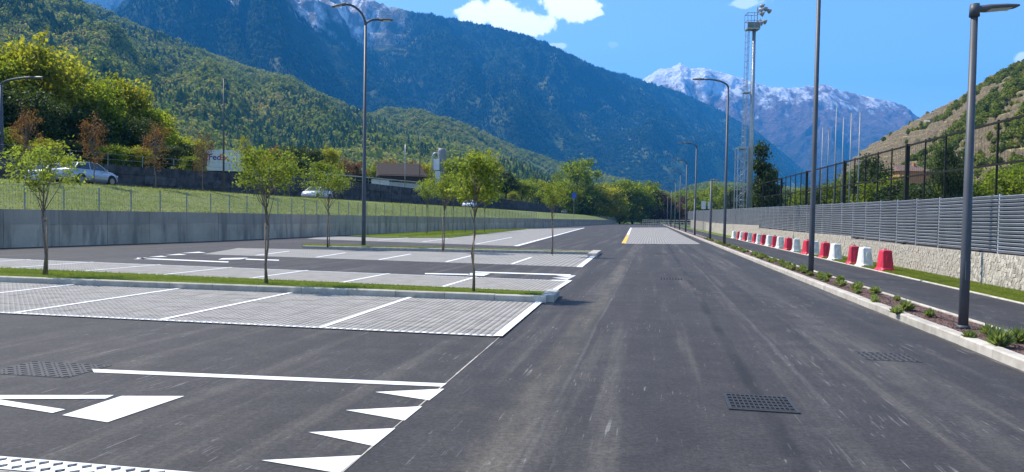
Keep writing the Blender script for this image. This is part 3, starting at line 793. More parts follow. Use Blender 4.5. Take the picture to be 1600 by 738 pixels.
# loading strip on the road's right
paving('loading_bay', [(975, 380.6), (1094, 381.2), (1042, 356), (986, 356.2)], M['pave_far'])
strip('loading_bay_edge', G(974.5, 380.6), G(981, 367.5), .3, .012, M['yellow'])
strip('loading_bay_edge', G(981, 367.3), G(986, 356.2), .3, .012, M['paint'])
strip('loading_bay_edge', G(975, 380.9), G(1093, 381.5), .22, .013, M['paint'])
strip('loading_bay_edge', G(986, 356.2), G(1040, 356), .8, .012, M['paint'])

# planted bed with kerb between the rows
def blades(name, pts, h, wd, mat, label, parent=None, cat='grass', spread=.6, seed=0):
    r = np.random.default_rng(seed); n = len(pts); a = r.uniform(0, 6.283, n); hh = h * r.uniform(.5, 1.3, n); w = wd * r.uniform(.6, 1.3, n)
    dx = np.stack([np.cos(a), np.sin(a), 0 * a], 1); ln = r.normal(0, spread, (n, 2)) * hh[:, None]
    tip = pts + np.concatenate([ln, hh[:, None]], 1)
    V = np.stack([pts - dx * w[:, None], pts + dx * w[:, None], tip], 1).reshape(-1, 3)
    o = obj_np(name, V, np.arange(3 * n).reshape(-1, 3), mat, parent); tag(o, label, cat, kind='stuff') if label else tag(o, kind='stuff')
    return o
def quad_pts(c, n, seed=0):
    r = np.random.default_rng(seed); u, v = r.random((2, n, 1)); c = [np.asarray(p) for p in c]
    return c[0] * (1 - u) * (1 - v) + c[1] * u * (1 - v) + c[2] * u * v + c[3] * (1 - u) * v

def kerb_run(root, a, b_, width, z0, z1, step=1.0, mat=None, gap=.008, name='kerb_stone'):
    """kerb stones, one object each, sharing one mesh"""
    a = np.asarray(a); b_ = np.asarray(b_); d = b_ - a; L = np.linalg.norm(d); d /= L; n = max(1, round(L / step)); s = L / n
    h = z1 - z0; bv = min(.018, h * .3)
    x = (s - gap) / 2; prof = [(-width / 2, 0), (width / 2, 0), (width / 2, h - bv), (width / 2 - bv, h), (-width / 2 + bv, h), (-width / 2, h - bv)]
    mb = MB(); vv = [(sx * x, p[0], p[1]) for sx in (-1, 1) for p in prof]; k = len(prof)
    mb.add(vv, [tuple(range(k - 1, -1, -1)), tuple(range(k, 2 * k))] + [(i, (i + 1) % k, k + (i + 1) % k, k + i) for i in range(k)])
    me = mb.mesh(name, mat or M['kerb']); ang = math.atan2(d[1], d[0]); rr = np.random.default_rng(int(L * 10))
    for v in me.polygons: pass
    for i in range(n):
        o = bpy.data.objects.new(name, me); link(o, root); p = a + d * s * (i + .5)
        o.location = (p[0], p[1], z0 + rr.normal(0, .0015)); o.rotation_euler = (0, 0, ang + rr.normal(0, .0012))

bed = empty('planting_bed', kind='structure')
fr, w, d, depth = rowA
b0 = fr + d * (depth + .02); b1 = b0 + w * (9.4 * BAY)
b2 = rowB[0] - rowB[2] * .05; b3 = b2 + rowB[1] * (10.2 * BAY)
kerb_run(bed, b0 + d * .06 - w * .15, b1 + d * .06, .13, 0, .135)
b2k = b2 - d * .06
kerb_run(bed, b2k - w * .15, b3 - d * .06, .10, 0, .09)
kerb_run(bed, b0 - w * .15 + d * .13, b2k - w * .15 - d * .06, .26, 0, .14, .8)
soil = MB(); soil.poly([b0 + d * .12, b2k, b3 - d * .1, b1 + d * .12], .085); so_ = soil.build('bed_soil', M['lawn'], bed)
if so_.data.polygons[0].normal.z < 0: so_.data.flip_normals()
q = quad_pts([b0 + d * .13, b2k - d * .06, b3 - d * .12, b1 + d * .13], 42000, 1)
blades('bed_grass', np.concatenate([q, np.full((len(q), 1), .08)], 1), .06, .006, M['tuft'], None, bed, seed=1)
lv = np.random.default_rng(15); LV = []
for (px, py, n_) in ((520, 460.5, 26), (634, 464, 22), (137, 444, 12)):
    c_ = G(px, py); LV.append(np.concatenate([c_ + lv.normal(0, 1, (n_, 2)) * np.array([.22, .04]), np.full((n_, 1), .02) + lv.random((n_, 1)) * .03], 1))
blades('fallen_leaves', np.concatenate(LV), .03, .022, M['brownleaf'], 'dry reddish leaves blown against the front bed kerb', cat='leaves', spread=1.2, seed=8)
bedC = empty('planting_bed', kind='structure')
c0, c1_, c2_, c3_ = G(931, 398), G(474, 388.2), G(472, 386), G(934, 396)
kerb_run(bedC, c0, c1_, .16, 0, .13, 2.0); kerb_run(bedC, c3_, c2_, .14, 0, .12, 2.0)
kerb_run(bedC, G(925, 401.5), G(933, 396), .4, 0, .15, 1.0)
sb = MB(); sb.poly([c0, c3_, c2_, c1_], .08); o = sb.build('bed_soil', M['lawn'], bedC)
if o.data.polygons[0].normal.z < 0: o.data.flip_normals()
q = quad_pts([c0, c3_, c2_, c1_], 9000, 2)
blades('bed_grass', np.concatenate([q, np.full((len(q), 1), .08)], 1), .10, .012, M['tuft_dry'], None, bedC, seed=2)
lw = paving('lawn', [(545, 369.2), (600, 371.8), (706, 371.6), (826, 358), (850, 356.4), (700, 361.6), (590, 366)], M['lawn'], .03)
pl = [G(*p) for p in ((560, 369.4), (700, 371.4), (822, 358.4), (700, 362.2))]
q = quad_pts(pl, 9000, 3); blades('lawn_grass', np.concatenate([q, np.full((len(q), 1), .03)], 1), .12, .03, M['tuft'], 'short grass on the lawn below the concrete wall', seed=3)

# kerb, mulch bed, path and grass strip right of the road
kerb = empty('kerb', kind='structure')
kerb_run(kerb, KP(1.0, .09), KP(62, .09), .17, 0, .125, 1.0)
mb = MB(); mb.add([(*KP(62, .01), 0), (*KP(62, .01), .12), (*KP(62, .17), .12), (*KP(320, .01), 0), (*KP(320, .01), .12), (*KP(320, .17), .12)], [(0, 3, 4, 1), (1, 4, 5, 2)]); mb.build('far_kerb', M['kerb'], kerb)
def vstrip(name, o0, o1, z, mat, y0=-8, y1=320, seg=12):
    mb = MB(); yy = np.geomspace(y0 + 12, y1 + 12, seg) - 12
    for a, b_ in zip(yy[:-1], yy[1:]): mb.add([(*KP(a, o0), z), (*KP(a, o1), z), (*KP(b_, o1), z), (*KP(b_, o0), z)], [(0, 1, 2, 3)])
    return tag(mb.build(name, mat), kind='structure')
vstrip('mulch_bed', .17, .86, .10, M['mulch'])
edging = empty('path_edging', kind='structure'); kerb_run(edging, KP(2, .89), KP(62, .89), .06, 0, .135, 1.0)
vstrip('path_edging_far', .86, .93, .11, M['kerb'], 62)
vstrip('path', .92, 3.06, .085, M['path'])
edging2 = empty('path_edging', kind='structure'); kerb_run(edging2, KP(6, 3.09), KP(62, 3.09), .07, 0, .115, 1.0)
vstrip('path_edging_far', 3.05, 3.13, .105, M['kerb'], 62)
vstrip('grass_strip', 3.12, 4.40, .09, M['lawn'])
q = quad_pts([KP(9, 3.16), KP(9, 4.36), KP(34, 4.36), KP(34, 3.16)], 42000, 4)
blades('verge_grass', np.concatenate([q, np.full((len(q), 1), .088)], 1), .075, .006, M['tuft'], 'short green grass along the foot of the stone wall', seed=4)
# coarse crumbs of mulch
r = np.random.default_rng(11); n = 9000
yy = r.random(n) ** 1.6 * 26 + 4; off = r.uniform(.19, .85, n); c = np.stack([K(yy, off), yy, np.full(n, .101)], 1)
sz = r.uniform(.008, .022, (n, 1, 1)); tet = r.normal(0, 1, (n, 4, 3)); tet /= np.linalg.norm(tet, axis=2, keepdims=True); tet[:, :, 2] = np.abs(tet[:, :, 2])
V = (c[:, None] + tet * sz).reshape(-1, 3); F = (np.array([(0, 1, 2), (0, 2, 3), (0, 3, 1), (1, 3, 2)])[None] + 4 * np.arange(n)[:, None, None]).reshape(-1, 3)
tag(obj_np('mulch_crumbs', V, F, M['mulch']), 'reddish brown lava mulch crumbs in the kerbside bed', 'mulch', kind='stuff')
# drip hose
mb = MB(); pts = []
for k in range(130):
    y = 4 + k * .33; pts.append((*KP(y, .50 + .13 * math.sin(y * 1.3) + .06 * math.sin(y * 3.1)), .113 + .012 * math.sin(y * 2.2)))
mb.tube(pts, .009, 5); tag(mb.build('drip_hose', M['hose'], smooth=True), 'thin brown drip irrigation hose winding along the mulch bed', 'hose')

# low shrubs in the bed
def shrub_mesh(seed):
    r = np.random.default_rng(seed); n = 260
    th = r.uniform(0, 6.283, n); el = np.arccos(r.uniform(.3, 1, n)); rad = .13 * r.uniform(.6, 1.1, n)
    d = np.stack([np.sin(el) * np.cos(th), np.sin(el) * np.sin(th), np.cos(el) * 1.3], 1)
    tip = d * rad[:, None] * 1.15; root = d * rad[:, None] * .25
    side = np.cross(d, r.normal(0, 1, (n, 3))); side /= np.linalg.norm(side, axis=1, keepdims=True)
    mid = (tip * .6 + root * .4); wv = side * .011
    V = np.stack([root, mid + wv, tip, mid - wv], 1).reshape(-1, 3)
    F = np.arange(4 * n).reshape(-1, 4)
    return mesh_np('foliage', V, F, M['shrub'])
SH = [shrub_mesh(i) for i in range(4)]
st = MB()
for a in range(5):
    st.tube([(0, 0, -.02), (.04 * math.cos(a * 1.3), .04 * math.sin(a * 1.3), .06)], [.006, .004], 5)
STM = st.mesh('stems', M['bark'])
spots = [(1515, 522, .8), (1545, 517, 1.0), (1563, 535, 1.35), (1592, 528, 1.3), (1452, 488, .8), (1401, 483, .95), (1416, 478, 1.15), (1368, 466, .7)]
labs = ['small shrub just in front of the near lamp post base', 'shrub at the back of the bed, first beyond the near lamp post', 'biggest round shrub at the bed front near the picture edge', 'large shrub in the bed at the picture edge',
        'lone shrub against the pale edging left of the near lamp post', 'lower of the two shrubs paired in the bed beyond the near lamp post', 'upper of the two shrubs paired in the bed beyond the near lamp post', 'small shrub before the dense line of bed shrubs begins']
def shrub(x, y, s, lab, k):
    o = empty('shrub', (x, y, .10), k * 1.7, lab, 'shrub', 'shrubs in the kerbside bed'); o.scale = (s, s, s * (.85 + .3 * ((k * 7) % 5) / 5))
    for nm, me in (('foliage', SH[k % 4]), ('stems', STM)): link(bpy.data.objects.new(nm, me), o)
for k, ((px, py, s), lab) in enumerate(zip(spots, labs)):
    p = G(px, py + 8, .1); shrub(p[0], p[1], s, lab, k)
r = np.random.default_rng(12); y = 14.6; k = 8; sc = {}
while y < 66:
    for off in (.36, .66):
        if r.random() < .74:
            side = 'kerb-side' if off < .5 else 'path-side'; sc[side] = sc.get(side, 0) + 1; q_ = sc[side]
            th_ = f"{q_}{'th' if 10 < q_ < 20 else {1: 'st', 2: 'nd', 3: 'rd'}.get(q_ % 10, 'th')}"
            p = KP(y + r.uniform(-.2, .2), off + r.uniform(-.07, .07)); shrub(p[0], p[1], r.uniform(.6, 1.1), f'low green shrub in the {side} line of the bed, {th_} counting away from the camera', k); k += 1
    y += .62 if y < 40 else .9

# ------------------------------------------------------------------ drains and covers
def grate(px, py, wd, dp, nx, ny, lab, dirv=KD):
    p = G(px, py); ang = math.atan2(dirv[1], dirv[0]) - math.pi / 2
    root = empty('drain_grate', (p[0], p[1], 0), ang, lab, 'drain', 'iron drains in the road')
    mb = MB(); mb.poly([(-wd / 2, -dp / 2), (wd / 2, -dp / 2), (wd / 2, dp / 2), (-wd / 2, dp / 2)], .004); mb.build('pit_shade', M['black'], root)  # flat black sheet, stands in for the shade down the drain
    mb = MB(); t = .03
    for sx in (-1, 1): mb.box((sx * (wd / 2 + t / 2), 0, .006), (t, dp + 2 * t, .012))
    for sy in (-1, 1): mb.box((0, sy * (dp / 2 + t / 2), .0055), (wd, t, .011))
    mb.build('frame', M['iron'], root)
    for i in range(nx - 1):
        mb = MB(); mb.box((wd * ((i + 1) / nx - .5), 0, .0085), (.011, dp, .009)); mb.build('bar', M['iron'], root)
    for j in range(ny - 1):
        mb = MB(); mb.box((0, dp * ((j + 1) / ny - .5), .0075), (wd, .016, .009)); mb.build('cross_bar', M['iron'], root)
M['iron'] = simple('worn_iron', (.05, .05, .051), (.03, .03, .031), 22, .6, metallic=.3)
grate(1187, 631, .52, .52, 13, 5, 'square iron drain grate nearest in the road')
M['castplate'] = simple('cast_iron_plate', (.062, .06, .06), (.04, .039, .04), 6, .8)
M['cast'] = simple('cast_iron_tread', (.05, .049, .05), (.028, .028, .03), 5, .75)
def cover(px, py, wd, dp, lab, dirv=KD):
    p = G(px, py); ang = math.atan2(dirv[1], dirv[0]) - math.pi / 2
    root = empty('manhole_cover', (p[0], p[1], 0), ang, lab, 'manhole', 'iron covers')
    MB().box((0, 0, .002), (wd, dp, .006)).build('plate', M['castplate'], root)
    mb = MB(); nx = int(wd / .075); ny = int(dp / .075)
    for i in range(nx):
        for j in range(ny):
            mb.box(((i + .5) / nx * wd - wd / 2, (j + .5) / ny * dp - dp / 2, .007), (.05, .012, .007), (.78 if (i + j) % 2 else -.78))
    tag(mb.build('tread', M['cast'], root), kind='stuff')
cover(78, 577.5, .92, .62, 'dark ribbed iron cover in the car park asphalt by the long white line', ED)
cover(1385, 558, .62, .55, 'ribbed iron cover close to the right kerb')
cover(1049, 436, .62, .55, 'small dark cover further along the road')
cover(1032, 397, .62, .55, 'faint dark cover before the paved loading bay')

# ------------------------------------------------------------------ stone wall and slatted fence on the right
WOFF = 4.38
def wtop(Y): return .86 + .007 * (Y - 16.9)
def ftop(Y): return 2.37 + .0105 * (Y - 16.9)
wall = empty('stone_wall', label='low wall of pale irregular stones carrying the slatted fence', cat='wall')
mb = MB(); ysw = [5, 12, 20, 30, 45, 70, 110, 170]
for a, b_ in zip(ysw[:-1], ysw[1:]):
    A_ = [(*KP(a, WOFF), .05), (*KP(b_, WOFF), .05), (*KP(b_, WOFF), wtop(b_)), (*KP(a, WOFF), wtop(a)), (*KP(b_, WOFF + .35), wtop(b_)), (*KP(a, WOFF + .35), wtop(a)), (*KP(b_, WOFF + .35), 0), (*KP(a, WOFF + .35), 0)]
    mb.add(A_, [(0, 3, 2, 1), (3, 5, 4, 2), (5, 7, 6, 4)])
mb.build('mortar_core', M['mortar'], wall)
# irregular stones: clipped Voronoi cells in the plane of the wall
def voro(L, H, s, seed):
    r = np.random.default_rng(seed); nx = int(L / s); ny = max(3, int(H / (s * .8)))
    pts = np.array([((i + .5 * (j % 2) + r.uniform(.1, .9)) * L / nx, (j + r.uniform(.12, .88)) * H / ny) for i in range(nx) for j in range(ny)])
    cells = []
    for k, p in enumerate(pts):
        poly = [np.array(q) for q in ((max(0, p[0] - s * 2), 0.), (min(L, p[0] + s * 2), 0.), (min(L, p[0] + s * 2), H), (max(0, p[0] - s * 2), H))]
        dd = np.hypot(*(pts - p).T)
        for m_ in np.argsort(dd)[1:16]:
            q = pts[m_]; mid = (p + q) / 2; nv = q - p; out = []
            for i in range(len(poly)):
                a, b_ = poly[i], poly[(i + 1) % len(poly)]; da = (a - mid) @ nv; db = (b_ - mid) @ nv
                if da <= 0: out.append(a)
                if da * db < 0: out.append(a + (b_ - a) * da / (da - db))
            poly = out
            if len(poly) < 3: break
        if len(poly) >= 3: cells.append((p, poly))
    return cells
cells = []; y0 = 9.0
for (a, b_, s) in ((14.5, 32, .125), (32, 60, .2), (60, 120, .5)):
    L = (b_ - a) / KD[1]
    for p, poly in voro(L, wtop((a + b_) / 2) - .06, s, int(a)):
        cells.append((a + p[0] * KD[1], p, poly, a))
cells.sort(key=lambda c: c[0] if c[0] > 16.2 else 500 + c[0])
rest = MB(); r = np.random.default_rng(13)
for i, (Y, p, poly, a) in enumerate(cells):
    c = np.mean(poly, 0); dep = r.uniform(.005, .022)
    def P3(q, out, k): 
        q = c + (q - c) * k; w_ = KP(a, WOFF) + KD * q[0] - KN * out; return (w_[0], w_[1], .07 + q[1])
    k0 = .93; n = len(poly); vv = [P3(q, -.02, k0) for q in poly] + [P3(q, dep * .7, k0) for q in poly] + [P3(q, dep, .78) for q in poly]
    ff = [tuple(2 * n + i_ for i_ in range(n))] + [(i_, (i_ + 1) % n, n + (i_ + 1) % n, n + i_) for i_ in range(n)] + [(n + i_, n + (i_ + 1) % n, 2 * n + (i_ + 1) % n, 2 * n + i_) for i_ in range(n)]
    if i < 290: MB().add(vv, ff).build('stone', M['stone'], wall)
    else: rest.add(vv, ff)
tag(rest.build('stones_far', M['stone'], wall), kind='stuff')

fence = empty('slatted_fence', label='grey-blue horizontal slat fence standing on the stone wall', cat='fence')
FO = WOFF + .16; NS = 15; PL = 2.0
rest = MB(); posts_far = MB(); cnt = 0
pan = [i for i in range(90)]
panY = [10.9 + i * PL * KD[1] for i in pan]
order = sorted(pan, key=lambda i: panY[i] if panY[i] > 14.5 else 900 + panY[i])
SLm = {}
ang = math.atan2(KD[1], KD[0])
for rank, i in enumerate(order):
    Y0 = panY[i]; Y1 = Y0 + PL * KD[1]; Ym = (Y0 + Y1) / 2; zb = wtop(Ym) + .05; zt = ftop(Ym); hgt = (zt - zb) / NS
    p = KP(Ym, FO)
    # post
    pm = MB().box((0, 0, 0), (.06, .05, zt - wtop(Y0) + .04))
    o = pm.build('post', M['slat'], fence); q = KP(Y0, FO + .03); o.location = (q[0], q[1], (zt + wtop(Y0)) / 2); o.rotation_euler = (0, 0, ang)
    if i % 3 == 1:
        b = MB().box((0, 0, 0), (.22, .1, .07)).build('foot_plate', M['black'], fence); q = KP(Ym, FO - .06); b.location = (q[0], q[1], wtop(Ym) + .03); b.rotation_euler = (0, 0, ang)
    for s in range(NS):
        zc = zb + (s + .5) * hgt
        if rank < 19:
            key = 'slat'
            if key not in SLm: SLm[key] = MB().box((0, 0, 0), (PL - .07, .018, hgt * .70), 0, math.radians(-32)).mesh('slat', M['slat'])
            o = bpy.data.objects.new('slat', SLm[key]); link(o, fence); o.location = (p[0], p[1], zc); o.rotation_euler = (0, 0, ang)
        else:
            rest.box((p[0], p[1], zc), (PL - .07, .018, hgt * .70), ang, math.radians(-32))
tag(rest.build('slats_far', M['slat'], fence), kind='stuff')
# dark sheet added behind the slats so their gaps read as shade
mb = MB()
for a, b_ in zip(ysw[:-1], ysw[1:]):
    if b_ > 110: b_ = 190; 
    mb.add([(*KP(a, FO + .10), wtop(a)), (*KP(b_, FO + .10), wtop(b_)), (*KP(b_, FO + .10), ftop(b_) - .03), (*KP(a, FO + .10), ftop(a) - .03)], [(0, 1, 2, 3)])
    if b_ == 190: break
M['gap_shade'] = simple('slat_gap_shade', (.025, .03, .035), (.02, .024, .028), 2, .7)
mb.build('gap_shade_sheet', M['gap_shade'], fence)

# tall ball-stop fence behind
net = empty('net_fence', label='tall dark fence of posts and rails behind the slatted fence', cat='fence')
NO = 10.0
def NP(Y): return KP(Y, NO)
ntop = lambda Y: 5.9 + .012 * (Y - 28); nmid = lambda Y: 4.15 + .012 * (Y - 28)
yy = 20.0; i = 0; prev = None
while yy < 150:
    big = (i % 5 == 3)
    q = NP(yy); o = MB().box((0, 0, 0), (.2 if big else .07, .2 if big else .07, ntop(yy) + .1)).build('post', M['dark'], net); o.location = (q[0], q[1], (ntop(yy) + .1) / 2); o.rotation_euler = (0, 0, ang)
    if prev:
        for fz in (ntop, nmid):
            a = NP(prev); b_ = NP(yy); MB().bar((*a, fz(prev)), (*b_, fz(yy)), .085).build('rail', M['dark'], net)
        mb = MB(); a = NP(prev); b_ = NP(yy)
        if yy < 75:
            for k in range(1, 9):
                t = k / 9; p = a * (1 - t) + b_ * t; mb.bar((*p, .2), (*p, ntop(yy)), .006)
            for k in range(1, 12):
                mb.bar((*a, ntop(prev) * k / 12), (*b_, ntop(yy) * k / 12), .006)
            tag(mb.build('net', M['dark'], net), kind='stuff')
    prev = yy; yy += 2.75; i += 1

# ------------------------------------------------------------------ plastic barriers
def barrier(mat, L=.60):
    prof = [(-.28, 0), (-.28, .05), (-.23, .075), (-.205, .13), (-.145, .64), (-.12, .68), (.12, .68), (.145, .64), (.205, .13), (.23, .075), (.28, .05), (.28, 0)]
    mb = MB(); n = len(prof); st = []
    for (x, k, zz) in ((-L / 2 - .04, .9, .12), (-L / 2, .92, .14), (-L / 2 + .08, .9, .97), (-L / 2 + .11, 1, 1), (L / 2 - .11, 1, 1), (L / 2 - .08, .9, .97), (L / 2, .92, .14), (L / 2 + .04, .9, .12)):
        st.append([(x, p[0] * k, p[1] * zz) for p in prof])
    vv = [q for s in st for q in s]; ff = []
    for i in range(len(st) - 1):
        for j in range(n - 1): ff.append((i * n + j, i * n + j + 1, (i + 1) * n + j + 1, (i + 1) * n + j))
    ff.append(tuple(range(n - 1, -1, -1))); ff.append(tuple(range((len(st) - 1) * n, len(st) * n)))
    mb.add(vv, ff)
    body = mb.mesh('body', mat)
    cap = MB().tube([(0, 0, .695), (0, 0, .73)], [.05, .045], 10).mesh('filler_cap', mat)
    lug = MB().box((L / 2 - .04, 0, .32), (.06, .05, .40)).box((-L / 2 + .04, 0, .32), (.06, .07, .36)).mesh('coupling', mat)
    return body, cap, lug
BR = barrier(M['red']); BW = barrier(M['white_pl'])
bx = [1384, 1352, 1335, 1306, 1290, 1273, 1262, 1244.5, 1232, 1219, 1211, 1202, 1193.5, 1186, 1180, 1171.5, 1165, 1159, 1154.5, 1147]
ordn = ['first', 'second', 'third', 'fourth', 'fifth', 'sixth', 'seventh', 'eighth', 'ninth', 'tenth']
for k, px in enumerate(bx):
    Y = 7.55 / ((px - 800) / FPX - .1905); p = KP(Y, 3.36); red = k % 2 == 0
    o = empty('plastic_barrier', (p[0], p[1], .092), KANG + (.0 + .12 * math.sin(k * 2.4)), f"{'red' if red else 'white'} plastic road barrier, {ordn[k // 2]} {'red' if red else 'white'} one from the near end of the row", 'barrier', 'red and white barriers along the path')
    for nm, me in zip(('body', 'filler_cap', 'coupling'), BR if red else BW): link(bpy.data.objects.new(nm, me), o)

# ------------------------------------------------------------------ lamp posts
def head_mesh():
    mb = MB(); st = []
    for (x, w, z0, z1) in ((0, .06, -.05, .05), (.10, .10, -.05, .06), (.22, .15, -.045, .065), (.5, .15, -.03, .06), (.68, .11, -.005, .045), (.72, .05, .01, .035)):
        st.append([(x, -w, z0), (x, w, z0), (x, w, (z0 + z1) / 2), (x, w * .55, z1), (x, -w * .55, z1), (x, -w, (z0 + z1) / 2)])
    n = 6; vv = [q for s in st for q in s]; ff = []
    for i in range(len(st) - 1):
        for j in range(n): ff.append((i * n + j, i * n + (j + 1) % n, (i + 1) * n + (j + 1) % n, (i + 1) * n + j))
    ff += [tuple(range(n - 1, -1, -1)), tuple(range((len(st) - 1) * n, len(st) * n))]
    mb.add(vv, ff); return mb.mesh('lamp_head', M['steel'], False)
HEAD = head_mesh(); LENS = MB().box((.40, 0, -.042), (.34, .2, .012)).mesh('lens', M['lens'])
def lamp(x, y, z, H, lab, heads, r0=.075, r1=.045, grp='lamp posts', arm=None):
    """heads: list of (angle, arm length, rise, tilt)"""
    o = empty('lamp_post', (x, y, z), 0, lab, 'lamp post', grp)
    mb = MB(); mb.tube([(0, 0, 0), (0, 0, 1.0), (0, 0, H)], [r0, r0 * .98, r1], 14); mb.build('pole', M['steel'], o, True)
    MB().tube([(0, 0, 0), (0, 0, .05)], [r0 * 1.5, r0 * 1.25], 14).build('collar', M['steel'], o, True)
    mb = MB().box((0, -r0 - .001, .85), (.07, .012, .28)); mb.build('access_door', M['steel'], o)
    for (a, al, rise, tilt) in heads:
        ca, sa = math.cos(a), math.sin(a)
        if al > .05:
            pts = [(0, 0, H - .02)] + [(ca * al * (1 - math.cos(t)) , sa * al * (1 - math.cos(t)), H + rise * math.sin(t)) for t in np.linspace(.15, math.pi / 2, 7)]
            MB().tube(pts, r1 * .9, 8).build('arm', M['steel'], o, True); e = pts[-1]
        else:
            e = (0, 0, H + .06); MB().tube([(0, 0, H - .05), (0, 0, H + .13)], [.07, .062], 12).build('spigot', M['steel'], o, True)
        hd = bpy.data.objects.new('lamp_head', HEAD); link(hd, o); hd.location = e; hd.rotation_euler = (0, -tilt, a)
        ln = bpy.data.objects.new('lens', LENS); link(ln, hd)
    return o
def short_head(o, k):
    for c in o.children:
        if c.name.startswith('lamp_head'): c.scale = (k, .8, .62)
right_a = math.atan2(KN[1], KN[0]); left_a = right_a + math.pi
NL_ = lamp(*KP(10.75, .42), .10, 4.56, 'short lamp post nearest the camera in the kerbside bed, head over the path', [(right_a, 0, 0, .02)], .066, .046, 'path lamps'); short_head(NL_, .80)
lamp(*KP(21.2, .42), .10, 10.3, 'tall lamp post second along the kerb, top out of the picture', [(left_a, 1.2, .5, .05)], .078, .05, 'road lamps')
lamp(*KP(47.1, .42), .10, 10.0, 'tall lamp post third along the kerb, arm reaching left over the road', [(left_a, 1.5, .55, .0)], .095, .06, 'road lamps')
lamp(*KP(58.9, .42), .10, 4.75, 'short path lamp post just beyond the third tall kerb lamp', [(right_a, 0, 0, .02)], .10, .08, 'path lamps')
for Y, l_ in ((81, 'fifth'), (104, 'sixth'), (128, 'seventh'), (155, 'eighth'), (190, 'ninth'), (240, 'tenth')):
    lamp(*KP(Y, .42), .10, 9.6, f'tall lamp post {l_} along the kerb, seen far down the road', [(left_a, 1.4, .5, .0)], .11, .07, 'road lamps')
lamp(*KP(107, .6), .10, 4.7, 'short path lamp post far down the kerbside bed', [(right_a, 0, 0, .02)], .10, .08, 'path lamps')
pL = G(568, 388.3)
lamp(pL[0], pL[1], .05, 10.9, 'tall lamp post with two curved arms standing in the car park bed', [(math.pi + .35, .95, .95, -.32), (.25, .62, .35, .02)], .105, .062, 'car park lamps')

# ------------------------------------------------------------------ trees
def crown_mesh(name, seed, nleaf, nclump, rx, rz, zc, leaf, mat, clump=.28, hollow=.35, flat=1.0, taper=0.0):
    r = np.random.default_rng(seed)
    d = r.normal(0, 1, (nclump, 3)); d /= np.linalg.norm(d, axis=1, keepdims=True)
    rad = (hollow + (1 - hollow) * r.random(nclump) ** .6)[:, None] * r.uniform(.8, 1.12, (nclump, 1))
    C = d * rad * np.array([rx, rx, rz])
    if taper: C[:, :2] *= (1 - taper * (C[:, 2:3] / rz * .5 + .5))
    C[:, 2] += zc
    wgt = r.uniform(.4, 1.6, nclump); idx = r.choice(nclump, nleaf, p=wgt / wgt.sum())
    cs = clump * rx * r.uniform(.6, 1.3, nclump)
    P_ = C[idx] + r.normal(0, 1, (nleaf, 3)) * cs[idx][:, None] * np.array([.62, .62, .5 * flat])
    nrm = r.normal(0, 1, (nleaf, 3)) + np.array([0, 0, .7]); nrm /= np.linalg.norm(nrm, axis=1, keepdims=True)
    t = np.cross(nrm, r.normal(0, 1, (nleaf, 3))); t /= np.linalg.norm(t, axis=1, keepdims=True); b_ = np.cross(nrm, t)
    s = leaf * r.uniform(.6, 1.35, (nleaf, 1))
    V = np.stack([P_ - t * s, P_ - b_ * s * .55, P_ + t * s, P_ + b_ * s * .55 + nrm * s * .2], 1).reshape(-1, 3)
    F = np.arange(4 * nleaf).reshape(-1, 4)
    return mesh_np(name, V, F, mat), C
def trunk_mesh(name, seed, H, zc, C, r0, mat, limbs=8, wob=.04, k=.8):
    r = np.random.default_rng(seed); mb = MB(); n = 7; pts = []
    for i in range(n):
        t = i / (n - 1); pts.append((wob * r.normal() * (i > 0), wob * r.normal() * (i > 0), H * t))
    mb.tube(pts, [r0 * (1 - .75 * i / (n - 1)) * (1.25 if i == 0 else 1) for i in range(n)], 8)
    for i in r.choice(len(C), min(limbs, len(C)), replace=False):
        z0 = H * r.uniform(.5, .92); e = C[i] * np.array([k, k, 1]); a = np.array([0, 0, z0]); mid = (a + e) / 2 + np.array([0, 0, -.05 * H * r.random()])
        mb.tube([a, mid, e], [r0 * .38, r0 * .26, r0 * .08], 5)
    return mb.mesh(name, mat, True)
LOT = []
for s in range(5):
    cm, C = crown_mesh('crown', 20 + s, 2300 + 250 * s, 52 + 5 * s, (.66, .72, .60, .76, .64)[s], (.50, .46, .55, .44, .52)[s], 2.18, (.032, .030, .034, .031, .028)[s], M['lotleaf'], .21, .3)
    tm = trunk_mesh('trunk', 20 + s, 2.2, 2.1, C, .025, M['bark'], 22, .022, .9); LOT.append((cm, tm))
def lot_tree(px, py, top, lab, k, grp='young trees in the car park', z=.08, stake=True, wk=1.0):
    p = G(px, py, z); Y = p[1]; H = A(px, top, Y)[2] - z; s = H / 2.72
    o = empty('young_tree', (p[0], p[1], z), k * 2.1, lab, 'tree', grp); o.scale = (s * wk, s * wk, s)
    link(bpy.data.objects.new('trunk', LOT[k % 5][1]), o); link(bpy.data.objects.new('crown', LOT[k % 5][0]), o)
    if stake:
        MB().tube([(.05, .02, -.05), (.05, .02, 1.15)], [.016, .014], 6).build('stake', M['stake'], o, True)
        MB().tube([(.0, .0, 1.05), (.06, .03, 1.06), (.0, .0, 1.08)], .008, 5).build('tie', M['black'], o)
lot_tree(69, 430, 213, 'young tree in the front grass bed, first from the picture edge by the parked cars', 0)
lot_tree(417, 444, 218, 'young tree in the middle of the front grass bed', 1)
lot_tree(740, 456, 230, 'young tree in the front grass bed nearest the road', 2)
lot_tree(512, 386.5, 258, 'young tree in the second bed next to the two-armed lamp post', 3)
lot_tree(693, 391.5, 262, 'young tree in the middle of the second bed', 4)
lot_tree(862, 397.5, 276, 'sparse young tree at the road end of the second bed', 0, wk=.8)
